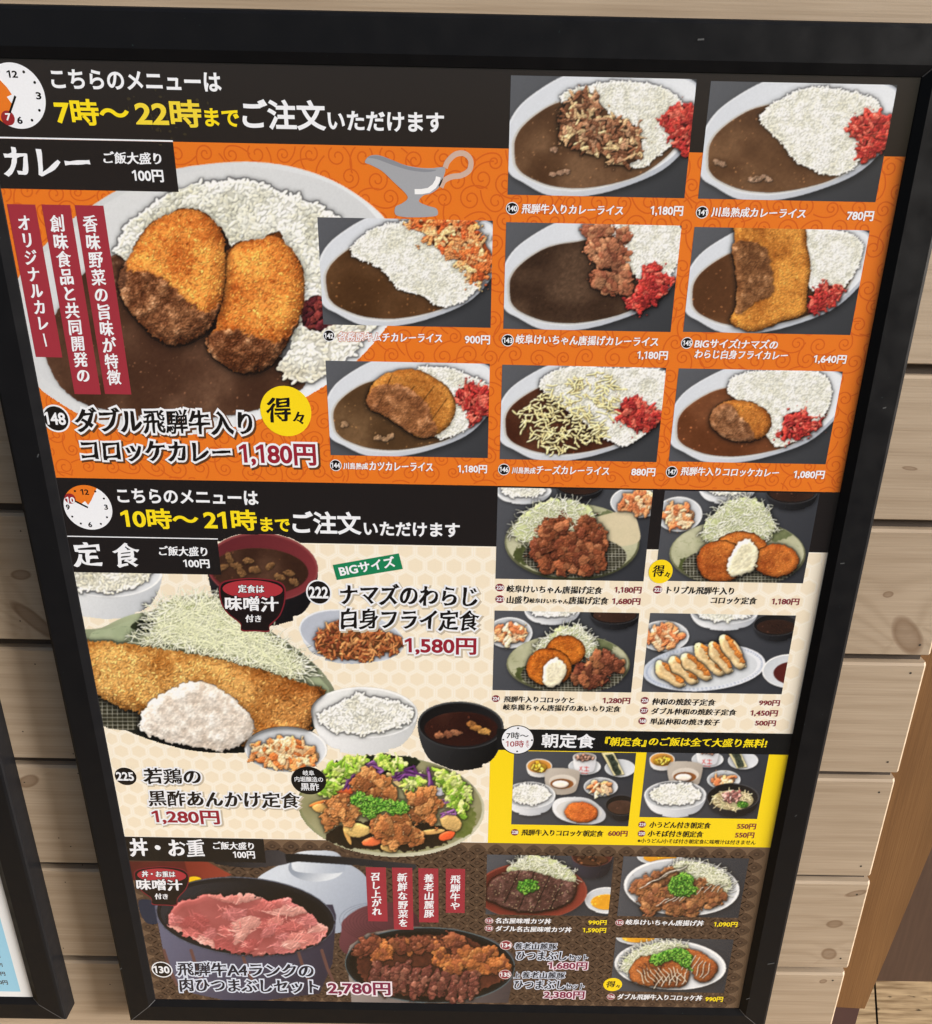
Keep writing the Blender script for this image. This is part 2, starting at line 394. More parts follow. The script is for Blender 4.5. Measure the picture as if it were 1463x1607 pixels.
    def flakes(s, m, part, n, L=9, W=3, cols=((226, 120, 60),), z=3, H=6, r=6, spec=.6, base=None, wild=.5):
        Zd = z+s.dome(m, H, r)
        s.fill(m, np.array(base if base is not None else np.array(cols[0])*.62), part, Zd)
        for (x, y) in s.scatter(m, n):
            i, j = int((y-s.y0)*s.ss), int((x-s.x0)*s.ss)
            c = np.array(cols[s.rng.randint(len(cols))])*(.82+.36*s.rng.rand()); q = .6+.7*s.rng.rand()
            s.stamp(x, y, L*.5*q, W*.5*(.6+.8*s.rng.rand()), s.rng.rand()*3.14, Zd[i, j]+s.rng.rand()*2.5, W*.5, np.clip(c, 0, 255), part, spec, None, wild)
    def chunk(s, cx, cy, a, b, part, th=0, cols=((150, 84, 46), (196, 132, 76), (112, 54, 32)), z=4, spec=.7, lumps=26, g=1.3):
        lumps = max(7, int(lumps*.55))
        """a lump of fried meat"""
        s.stamp(cx, cy, a, b, th, z, min(a, b)*.8, np.array(cols[0]), part, spec*.5, None, .35)
        for q in range(lumps):
            r = math.sqrt(s.rng.rand())*.92; t = s.rng.rand()*6.283; ca, sa = math.cos(th), math.sin(th)
            ex, ey = a*r*math.cos(t), b*r*math.sin(t)
            c = (.5*np.array(cols[s.rng.randint(len(cols))])+.5*np.mean(cols, 0))*(.82+.36*s.rng.rand()); q2 = (.2+.3*s.rng.rand())*min(a, b)
            s.stamp(cx+ca*ex-sa*ey, cy+sa*ex+ca*ey, q2*1.4, q2, s.rng.rand()*3.14, z+min(a, b)*.8*math.sqrt(max(0, 1-r*r))-.1*q2, q2*.6, np.clip(c, 0, 255), part, spec*s.rng.rand(), None, .5)
        for q in range(int(lumps*1.7)):
            r = math.sqrt(s.rng.rand())*.95; t = s.rng.rand()*6.283; ca, sa = math.cos(th), math.sin(th); ex, ey = a*r*math.cos(t), b*r*math.sin(t)
            c = np.array(cols[s.rng.randint(len(cols))])*(.8+.6*s.rng.rand())
            s.stamp(cx+ca*ex-sa*ey, cy+sa*ex+ca*ey, g*(.5+.5*s.rng.rand()), g*.45, s.rng.rand()*3.14, z+min(a, b)*.8*math.sqrt(max(0, 1-r*r))+.3, g*.5, np.clip(c, 0, 255), part, spec, None)
    def scallion(s, m, part, n, g=1.6, z=8, H=5):
        Zd = z+s.dome(m, H, 5); s.fill(m, np.array((52, 104, 30)), part, Zd)
        for (x, y) in s.scatter(m, n):
            i, j = int((y-s.y0)*s.ss), int((x-s.x0)*s.ss); t = s.rng.rand()
            c = np.array((58, 128, 34))*(1-t)+np.array((158, 204, 84))*t
            zz = Zd[i, j]+s.rng.rand()*2
            s.stamp(x, y, g*(.6+.5*s.rng.rand()), g*.5, s.rng.rand()*3.14, zz, g*.5, c, part, .3, None)
            if s.rng.rand() < .3: s.stamp(x, y, g*.3, g*.24, 0, zz+g*.35, g*.3, c*.5, part, 0, None)
    def bowl(s, cx, cy, a, b, part, H, foot=.5, th=0, out=((246, 247, 250), (186, 190, 198)), inn=((232, 235, 240), (206, 210, 216)), rim=(252, 253, 255), rw=.05, sag=1.0, shadow=True):
        """bowl seen from above its rim: side wall, foot, rim and hollow"""
        c, sn = math.cos(th), math.sin(th)
        L = (cx-c*a, cy-sn*a); R = (cx+c*a, cy+sn*a)
        side = [L] + [(L[0]+(cx-a*foot-L[0])*t**1.6, L[1]+(cy+H-L[1])*math.sin(t*math.pi/2)**sag) for t in np.linspace(.06, 1, 10)]
        side += [(cx-a*foot, cy+H+b*.12), (cx-a*foot*.5, cy+H+b*foot*.45), (cx, cy+H+b*foot*.55), (cx+a*foot*.5, cy+H+b*foot*.45), (cx+a*foot, cy+H+b*.12)]
        side += [(R[0]+(cx+a*foot-R[0])*t**1.6, R[1]+(cy+H-R[1])*math.sin(t*math.pi/2)**sag) for t in np.linspace(1, .06, 10)] + [R]
        lo = ellpts(cx, cy, a, b, th)
        m = s.mask(side) | s.mask(lo)
        if shadow: s.shadow(m & (s.I == s.I), 1.5, 2.5, max(2, int(a*.06)), .35)
        s.fill(m, s.grad(out[0], out[1], (cx-a*.6, cy), (cx+a*.75, cy+H*.9)), part, 0)
        s.fill(s.mask(lo), np.array(rim), part, 0)
        mi = s.mask(ellpts(cx, cy+b*rw*.4, a*(1-rw), b*(1-rw*1.15), th))
        s.fill(mi, s.grad(inn[1], inn[0], (cx-a*.5, cy-b), (cx+a*.4, cy+b)), part, 0)
        return mi
    def dish_plate(s, cx, cy, a, b, part, th=0, green=True):
        """shallow pottery plate with olive rim, crackled pale glaze and a wire rack"""
        m = s.mask(ellpts(cx, cy, a, b, th)); s.shadow(m, 1, 3, 3, .4)
        s.fill(m, s.grad((190, 190, 150), (52, 54, 34), (cx, cy-b), (cx+a*.1, cy+b*1.02)), part, 0)
        m2 = s.mask(ellpts(cx, cy-b*.03, a*.975, b*.955, th))
        col = s.mix((158, 160, 124), (212, 210, 180), s.N3*.9+.3*s.N1)
        s.fill(m2, col, part, 0)
        for k in range(int(a*1.3)):
            (x, y), = s.scatter(m2, 1); t = s.rng.rand()*6.28; L = 3+s.rng.rand()*5
            s.line([(x, y), (x+L*math.cos(t), y+.6*L*math.sin(t))], .5, (132, 138, 100), part)
        m4 = m2 & s.mask(ellpts(cx-a*.62, cy+b*.34, a*.26, b*.3, th), 3)
        s.fill(m4, s.mix((96, 106, 58), (58, 62, 36), s.N1), part, 0)
        m5 = m2 & s.mask(ellpts(cx+a*.55, cy-b*.62, a*.24, b*.22, th), 3)
        s.fill(m5, s.mix((92, 102, 66), (130, 136, 98), s.N1), part, 0)
    def rack(s, cx, cy, a, b, part, th=0, step=5.6):
        m = s.mask(ellpts(cx, cy, a, b, th)); s.fill(m, s.mix((34, 32, 24), (66, 64, 46), s.N1), part, 0)
        c, sn = math.cos(th), math.sin(th)
        for k in np.arange(-a, a, step):
            hh = b*math.sqrt(max(0, 1-(k/a)**2)); s.line([(cx+k, cy-hh), (cx+k+1, cy+hh)], .8, (190, 188, 176), part)
        for k in np.arange(-b, b, step*.75):
            hh = a*math.sqrt(max(0, 1-(k/b)**2)); s.line([(cx-hh, cy+k), (cx+hh, cy+k)], .8, (176, 174, 160), part)
    # ------------------------------------------------ develop
    def finish(s, relief=.55, ao=.12, L=(-.35, -.62, .72), back=0):
        ss = s.ss; Z = s.Z
        gy, gx = np.gradient(Z); k = np.ones(len(s.parts)+1)
        for q, v in s.soft.items(): k[q] = v
        K = boxblur(k[s.I], 2); gx = np.clip(gx*ss, -1.9, 1.9)*relief*K; gy = np.clip(gy*ss, -1.9, 1.9)*relief*K; ao = ao*K
        nz = 1/np.sqrt(1+gx*gx+gy*gy); Lv = np.array(L)/np.linalg.norm(L)
        d = (-gx*Lv[0]-gy*Lv[1]+Lv[2])*nz
        f = .42+.58*np.clip(d, -.2, 1.6)/Lv[2]
        cav = Z-boxblur(Z, 3*ss); cav2 = Z-boxblur(Z, 8*ss)
        f = f*np.clip(1+ao*cav+ao*.35*cav2, .5, 1.18)
        Hh = Lv+np.array([0, 0, 1]); Hh /= np.linalg.norm(Hh)
        sp = np.clip((-gx*Hh[0]-gy*Hh[1]+Hh[2])*nz, 0, 1)**26
        f = np.where(s.I > 0, f, 1) if s.quad is None else f
        C = s.C*np.clip(f, .2, 1.45)[..., None]+(s.S*np.maximum(0, sp-.55)*190)[..., None]*np.array([1, .97, .92])
        C = np.clip(C, 0, 252)*(1+.03*(s.N2-.5))[..., None]; C = .45*C+.55*boxblur(C, 1); C = C*(1+.011*boxblur(s.rng.randn(*Z.shape), 1)*2.2)[..., None]
        h, w = s.h, s.w
        s.col = np.clip(C.reshape(h, ss, w, ss, 3).mean((1, 3)), 0, 255)
        s.id = s.I.reshape(h, ss, w, ss)[:, ss//2, :, ss//2]
        del s.C, s.Z, s.S, s.N1, s.N2, s.N3, s.I, s.G
zA, zB, zC, zD = zm(480,320,2.926), zm(963,300,2.926), zm(480,550,2.926), zm(963,560,2.926)
zE, zE2, zF, zG = zm(0,280,2.926), zm(0,560,2.926), zm(60,820,2.926), zm(440,840,3.18)
zH, zI, zJ, zK = zm(760,860,2.709), zm(120,1080,3.325), zm(440,1080,3.325), zm(760,1120,3.048)
zL, zM, zN, zT, zU = zm(160,1300,2.926), zm(560,1320,3.6575), zm(880,1310,4.064), zm(480,0,2.926), zm(963,0,2.926)
RED = ((186, 62, 52), (146, 40, 40), (204, 96, 80), (168, 48, 44)); KIM = ((214, 112, 58), (232, 150, 92), (190, 84, 42), (240, 186, 130))
SLATE = (66, 68, 74)

def st(q):
    (a, b, c, d) = [np.array(p, float) for p in q]
    return lambda pts: [tuple((a*(1-s)+b*s)*(1-t)+(d*(1-s)+c*s)*t) for s, t in pts]

PLATE = [(-.04,.56),(.0,.37),(.06,.23),(.16,.105),(.275,.0),(.4,-.07),(.6,-.1),(.8,-.08),(.965,0),(1.02,.08),(1.06,.3),(1.0,.52),(.86,.76),(.62,.93),(.42,1.005),(.3,1.01),(.2,.985),(.09,.895),(0,.8)]
LIP = [(-.03,.57),(.015,.37),(.07,.235),(.17,.115),(.285,.01),(.4,-.05),(.6,-.08),(.8,-.06),(.95,.01),(1.005,.08),(1.04,.3),(.985,.5),(.85,.72),(.62,.885),(.42,.955),(.3,.955),(.2,.93),(.09,.85),(.01,.77)]
WELL = [(.035,.69),(.03,.55),(.055,.45),(.1,.37),(.16,.295),(.23,.23),(.31,.19),(.42,.16),(.6,.1),(.8,.12),(.93,.25),(.95,.42),(.9,.6),(.76,.785),(.61,.875),(.45,.925),(.34,.93),(.22,.905),(.1,.83),(.05,.76)]

def curry_photo(name, quad, label, seed):
    p = Print(name, quad, seed=seed, label=label); f = st(quad); p.f = f
    p.fill(p.full(), p.grad((92, 94, 100), (56, 58, 62), quad[0], quad[2]))
    p.plate = p.pid('plate'); p.sauce = p.pid('curry_sauce'); p.ricep = p.pid('rice'); p.pick = p.pid('red_pickles')
    m = p.smask(f(PLATE)); p.shadow(m, 2, 4, 6, .45)
    p.fill(m, p.grad((238, 241, 247), (178, 184, 196), quad[0], quad[2]), p.plate)
    p.fill(p.smask(f(LIP)), p.grad((214, 219, 228), (240, 243, 248), quad[0], quad[2]), p.plate)
    edge = p.smask(f([((s-.5)*1.03+.5, (t-.5)*1.03+.5) for s, t in WELL]))
    p.fill(edge, p.grad((206, 204, 200), (226, 222, 214), quad[0], quad[2]), p.plate)
    return p
def std_curry(p, c0, c1, rice, pk=None, g=4.2, bits=.004, bump=.5):
    w = p.smask(p.f(WELL)); p.curry(w, p.sauce, c0, c1, bits, .6, bump)
    if rice is not None:
        rm = p.smask(rice, .8); p.shadow(rm, -1.5, 1.5, 3, .2); p.rice(rm, p.ricep, g, 3)
    if pk is not None:
        pm = p.smask(pk, 1.2); p.shadow(pm, -1, 2, 3, .4); p.flakes(pm, p.pick, int(pm.sum()/4/16), 15, 6.5, RED, 6, 7, 6, .8, (104,22,26), .7)

def make_prints():
    # ---------- curry with beef
    q = [(802,117),(1093.5,125.5),(1074,312),(797,304.5)]; p = curry_photo('food_picture', q, 'photo of curry rice topped with stewed beef and onion', 11)
    rice = [(880,150),(905,138),(960,128),(1020,132),(1060,150),(1072,175),(1066,205),(1056,225),(1030,245),(1010,262),(985,258),(960,230),(930,195),(900,170)]
    std_curry(p, (78,52,34), (108,78,54), rice, zT([(1630,560),(1680,500),(1745,480),(1800,505),(1840,545),(1835,610),(1800,650),(1755,705),(1720,690),(1690,640),(1660,590)]))
    bm = p.smask([(880,205),(884,172),(895,152),(912,141),(932,146),(944,165),(965,182),(990,190),(1006,212),(1006,236),(995,252),(975,256),(958,245),(942,232),(925,238),(905,226),(890,222)], 2)
    p.shadow(bm, -1, 3, 4, .4); b = p.pid('stewed_beef'); p.flakes(bm, b, 230, 18, 6.5, ((150,104,76),(128,82,58),(186,150,112),(206,176,130),(104,66,46),(160,120,92)), 7, 7, 7, .7, (88,58,40), .7)
    for (x, y) in ((870,232),(880,270),(890,267),(868,272)): p.chunk(x, y, 6, 4, b, .2, ((134,104,84),(160,130,108)), 1, .4, 10)
    p.finish()
    # ---------- plain curry
    q = [(1115.8,125.5),(1407,135),(1375,317),(1096,312)]; p = curry_photo('food_picture', q, 'photo of plain curry rice with red pickles', 12)
    rice = zU([(715,485),(672,535),(720,600),(775,650),(820,715),(880,755),(940,785),(1010,800),(1090,775),(1140,720),(1230,640),(1215,480),(1150,440),(1040,415),(900,402),(790,440)])
    std_curry(p, (76,50,33), (108,76,50), rice, zU([(1078,580),(1110,545),(1165,515),(1240,530),(1275,570),(1262,640),(1215,690),(1150,735),(1125,690),(1128,640),(1090,615)]))
    b = p.pid('meat_piece')
    for (x, y) in ((1180,281),(1190,279),(1200,276),(1207,281),(1126,253),(1134,256)): p.chunk(x, y, 6, 4.5, b, .4, ((140,112,92),(168,140,118),(110,84,64)), 1, .4, 12)
    p.finish()
    # ---------- kimchi curry
    q = [(498.8,340.5),(774,346.7),(769.8,514.8),(507,508.7)]; p = curry_photo('food_picture', q, 'photo of curry rice with orange kimchi', 13)
    std_curry(p, (64,40,20), (98,66,38), zA([(240,160),(330,105),(450,85),(530,90),(640,170),(730,260),(790,365),(760,410),(700,450),(610,465),(540,420),(430,385),(350,290),(230,240),(208,205)]))
    km = p.smask(zA([(445,95),(500,72),(640,66),(745,72),(800,150),(848,215),(852,285),(800,350),(765,340),(715,262),(600,190),(520,108)]), 2)
    k = p.pid('kimchi'); p.shadow(km, -2, 1, 3, .3); p.flakes(km, k, 150, 24, 9, KIM, 6, 6, 6, .8, (150,66,30), .7); p.finish()
    # ---------- fried chicken curry
    q = [(794.4,348.7),(1070,354),(1052.5,520.4),(790.3,516.5)]; p = curry_photo('food_picture', q, 'photo of curry rice with glazed fried chicken', 14)
    std_curry(p, (48,32,22), (80,58,42), [(965,352),(1066,354),(1066,400),(1052,430),(1040,445),(1010,440),(990,420),(970,390)],
              zB([(60,500),(90,480),(130,395),(145,340),(200,330),(225,375),(280,395),(245,440),(215,490),(160,520),(100,545)]), bump=1.7)
    c = p.pid('fried_chicken'); gl = ((132,74,52),(110,54,40),(168,110,80),(196,146,106))
    for (x, y, r) in ((930,366,13),(950,362,14),(936,384,15),(958,384,16),(978,372,12),(946,404,16),(966,406,14),(974,392,12),(980,426,13),(944,438,17),(962,446,15),(982,448,13)):
        p.chunk(x, y, r*1.15, r, c, .5, gl, 5, 1.0, 30)
    p.finish()
    # ---------- fish fry curry
    q = [(1090,355.7),(1364.6,362),(1334.8,526),(1072.4,520.4)]; p = curry_photo('food_picture', q, 'photo of curry rice with a big fried fish', 15)
    std_curry(p, (76,46,25), (108,70,42), zB([(860,180),(1060,190),(1140,240),(1130,320),(1060,430),(930,450),(890,400)]), zB([(890,520),(930,465),(970,430),(1050,440),(1030,490),(960,535),(895,560)]), 3.4)
    fm = p.smask(zB([(565,150),(700,140),(868,150),(885,240),(905,350),(890,480),(885,560),(800,590),(640,642),(590,630),(538,600),(562,520),(568,400),(545,290),(553,230)]), 1.5)
    p.shadow(fm, -2, 3, 4, .45); k = p.pid('fried_fish'); p.crust(fm, k, 12, 9, (222,150,66), (150,84,28), 1.6)
    cm = p.smask(zB([(548,240),(600,225),(690,250),(725,340),(730,470),(660,500),(590,560),(555,540),(565,440),(562,360),(545,290)]), 2) & fm; p.coat(cm, p.pid('sauce_coat'), (96,60,36), (140,98,66), .88, 3)
    p.finish()
    # ---------- pork cutlet curry
    q = [(510.8,564.7),(768.8,572),(765.7,719.9),(519.3,713)]; p = curry_photo('food_picture', q, 'photo of curry rice with a sliced pork cutlet', 16)
    std_curry(p, (70,48,28), (104,76,48), zC([(510,85),(640,80),(760,120),(840,170),(840,240),(760,300),(740,350),(680,390),(600,395),(640,300),(620,180)]), zC([(685,210),(715,175),(760,165),(840,185),(840,270),(800,310),(765,335),(745,300),(755,270),(700,240)]))
    km = p.smask(zC([(278,230),(290,180),(315,140),(365,105),(470,84),(560,105),(650,165),(686,230),(682,300),(640,360),(570,397),(510,392),(440,350),(360,292),(300,268)]), 1)
    p.shadow(km, -2, 3, 4, .45); k = p.pid('pork_cutlet'); p.crust(km, k, 11, 9, (214,146,68), (150,86,32), 1.5)
    for a, b in (((395,110),(320,275)),((500,160),(370,290)),((590,160),(440,350)),((650,215),(525,390))):
        p.line(zC([a, b]), 1.6, .55, None, True)
    cm = p.smask(zC([(278,230),(300,170),(380,150),(430,150),(520,200),(560,250),(590,330),(600,385),(510,392),(440,350),(360,292),(300,268)]), 2) & km
    p.coat(cm, p.pid('sauce_coat'), (110,66,42), (160,108,76), .8, 3.4)
    b = p.pid('meat_piece')
    for (x, y) in ((594,686),(604,688),(612,684),(541,664)): p.chunk(x, y, 6, 4.5, b, .3, ((128,100,74),(150,120,92)), 1, .4, 10)
    p.finish()
    # ---------- cheese curry
    q = [(788.6,573.2),(1046,576.4),(1030.3,724),(784.2,721.6)]; p = curry_photo('food_picture', q, 'photo of curry rice covered with shredded cheese', 17)
    std_curry(p, (58,28,16), (86,46,28), zC([(1080,170),(1130,100),(1250,72),(1400,80),(1640,90),(1660,200),(1600,330),(1480,430),(1380,400),(1250,300)]), zD([(25,245),(60,200),(105,180),(160,215),(215,255),(195,295),(130,335),(85,310),(50,290)]))
    ch = p.pid('shredded_cheese'); cz = p.smask(zC([(985,330),(1000,260),(1090,190),(1250,110),(1420,110),(1440,230),(1390,330),(1400,400),(1300,420),(1150,470),(1060,410)]))
    for (x, y) in p.scatter(cz, 330):
        a = p.rng.rand()*3.14; L = 9+p.rng.rand()*10; c = np.array((246, 228, 164))*(.9+.1*p.rng.rand()); k = p.rng.randn()*.5
        p.stroke([(x, y), (x+L*.5*math.cos(a), y+L*.4*math.sin(a)), (x+L*.5*math.cos(a)+L*.5*math.cos(a+k), y+L*.4*math.sin(a)+L*.4*math.sin(a+k))], 1.5, p.Z[min(max(int((y-p.y0)*2),0),p.Z.shape[0]-1), min(max(int((x-p.x0)*2),0),p.Z.shape[1]-1)]+1+p.rng.rand()*2, c, ch, .2, None, 1.6)
    p.finish()
    # ---------- croquette curry
    q = [(1065.5,577.8),(1322.5,583.2),(1296.2,728.5),(1049.5,724)]; p = curry_photo('food_picture', q, 'photo of curry rice with one round croquette', 18)
    std_curry(p, (92,50,26), (124,74,44), zD([(535,110),(600,75),(760,62),(950,75),(1000,150),(980,240),(900,330),(800,400),(740,400),(690,340),(620,230),(535,170)]), zD([(760,350),(795,310),(785,270),(880,245),(900,285),(945,300),(905,340),(830,370)]), 3.6)
    cm = p.smask(zD(ellpts(585, 290, 142, 96, .1, 24)), 1.2); p.shadow(cm, -2, 3, 4, .45); k = p.pid('croquette'); p.crust(cm, k, 10, 8, (206,132,58), (136,72,26), 1.4)
    c2 = p.smask(zD([(440,290),(470,225),(530,210),(590,270),(640,330),(640,385),(540,385),(470,345)]), 2) & cm; p.coat(c2, p.pid('sauce_coat'), (104,66,44), (150,108,80), .85, 3)
    p.finish()
    hero_curry(); teishoku(); breakfast(); rice_bowls(); hero_fish(); hero_salad(); hero_boxes()

def hero_curry():
    p = Print('double_croquette_curry', None, (-30, 250, 645, 692), seed=21, under=(240,128,34), label='big cut-out of curry rice with two croquettes')
    pl, sa, ri, cr, co, pk = [p.pid(n) for n in ('plate', 'curry_sauce', 'rice', 'croquette', 'sauce_coat', 'red_pickles')]
    m = p.smask([(18,470),(27,440),(46,410),(73,382),(108,348),(147,321),(183,299),(230,278),(280,264),(340,256),(400,254),(460,262),(520,282),(570,312),(606,345),(628,385),(636,425),(630,468),(606,515),(562,565),(522,598),(480,624),(440,645),(393,664),(330,679),(260,685),(190,676),(135,656),(92,632),(58,606),(36,570),(22,520)])
    p.fill(m, p.grad((208,210,212), (240,243,248), (100,300), (520,600)), pl)
    lip = p.smask([(30,470),(40,440),(60,405),(85,385),(150,330),(230,287),(300,271),(400,262),(500,281),(560,312),(595,348),(618,390),(624,430),(610,480),(560,545),(510,588),(470,612),(430,632),(380,650),(320,664),(260,668),(195,660),(140,641),(95,612),(66,590),(45,550)])
    p.fill(lip, p.grad((222,224,226), (204,207,212), (200,280), (400,660)), pl)
    rm = p.smask([(186,400),(196,360),(222,335),(262,306),(310,290),(380,284),(450,305),(520,335),(600,420),(606,480),(560,545),(510,585),(480,590),(455,560),(470,480),(440,400),(300,420),(210,420)], 2)
    p.rice(rm, ri, 9.5, 3, 2600, (248,248,240), (216,215,198))
    w = p.smask([(72,560),(76,520),(100,470),(135,425),(172,403),(200,410),(300,500),(345,520),(430,555),(470,585),(478,606),(450,622),(400,644),(330,655),(260,658),(190,648),(130,632),(95,606)], 1)
    p.shadow(w, 0, -2, 4, .2); p.curry(w, sa, (62,38,26), (94,64,46), .003, 1, .7)
    r2 = p.smask([(440,575),(462,545),(490,525),(530,500),(575,505),(560,545),(525,580),(490,596),(460,596)], 2); p.rice(r2, ri, 9.5, 5, 240, (247,246,234), (206,200,180))
    pm = p.smask([(474,480),(490,465),(512,470),(530,500),(500,520),(476,510)], 2); p.flakes(pm, pk, 60, 18, 8, ((96,36,40),(70,24,30),(130,54,50)), 5, 4, 6, .6)
    c1 = p.smask([(190,428),(202,403),(219,372),(239,350),(263,336),(290,327),(314,330),(335,345),(349,365),(354,396),(355,427),(352,461),(342,492),(325,519),(301,536),(273,541),(249,531),(219,505),(198,478),(186,451)], 2)
    c2 = p.smask([(359,393),(379,379),(410,374),(437,362),(446,379),(461,393),(475,420),(479,451),(475,485),(458,526),(434,564),(403,583),(373,584),(342,566),(323,540),(338,515),(346,485),(352,460),(356,432),(354,410)], 2)
    gm = p.smask([(346,360),(362,385),(378,420),(372,460),(360,500),(345,545),(330,545),(325,500),(345,440)], 1); p.curry(gm, sa, (48,28,20), (78,50,36), .003, 1, 1.2)
    for c, s2 in ((c2, [(340,520),(380,520),(440,535),(470,500),(460,540),(430,590),(360,600),(320,560),(322,530)]), (c1, [(180,440),(200,424),(250,432),(290,470),(320,490),(352,480),(350,530),(300,550),(230,540),(180,480)])):
        p.shadow(c, 2, 5, 8, .55); p.crust(c, cr, 32, 24, (255,168,78), (176,86,30), 2.6, 4)
        m2 = p.smask(s2, 4) & c; p.coat(m2, co, (84,44,24), (158,110,76), .93, 9, .9, 15)
    cp = p.smask([(170,418),(176,402),(190,402),(200,420),(196,450),(182,452)], 2); p.coat(cp, sa, (70,42,28), (104,68,48), .9, 2)
    p.finish(.5, .09)

def side_dishes(p, spec):
    for kind, cx, cy, a, b in spec:
        if kind == 'kimchi':
            k = p.pid('kimchi_dish'); mi = p.bowl(cx, cy, a, b, k, b*.55, .5); f = p.pid('kimchi'); m = p.mask(ellpts(cx, cy+b*.1, a*.66, b*.58), 1.5); p.flakes(m, f, int(a*b*.045), a*.5, a*.24, ((230,158,106),(240,192,148),(212,124,78),(246,212,172)), 3, 3, 4, .6)
        elif kind == 'rice':
            k = p.pid('rice_bowl'); p.bowl(cx, cy, a, b, k, b*1.35, .42); f = p.pid('rice'); m = p.mask(ellpts(cx, cy-b*.06, a*.8, b*.74), 1.5); p.rice(m, f, max(3, a*.09), 3)
        elif kind == 'soup':
            k = p.pid('soup_bowl'); p.bowl(cx, cy, a, b, k, b*1.25, .5, 0, ((42,42,46),(18,18,20)), ((40,38,38),(22,20,20)), (70,70,74)); f = p.pid('miso_soup'); m = p.mask(ellpts(cx, cy+b*.2, a*.84, b*.66)); p.curry(m, f, (44,28,22), (70,46,36), .003)
        elif kind == 'egg':
            k = p.pid('egg_dish'); p.bowl(cx, cy, a, b, k, b*.8, .5); f = p.pid('beaten_egg'); m = p.mask(ellpts(cx, cy+b*.15, a*.72, b*.6)); p.curry(m, f, (226,150,30), (244,190,60), .01)

def photo(name, quad, label, seed):
    p = Print(name, quad, seed=seed, label=label); p.fill(p.full(), p.grad((84,86,92), (50,52,58), quad[0], quad[2])); return p

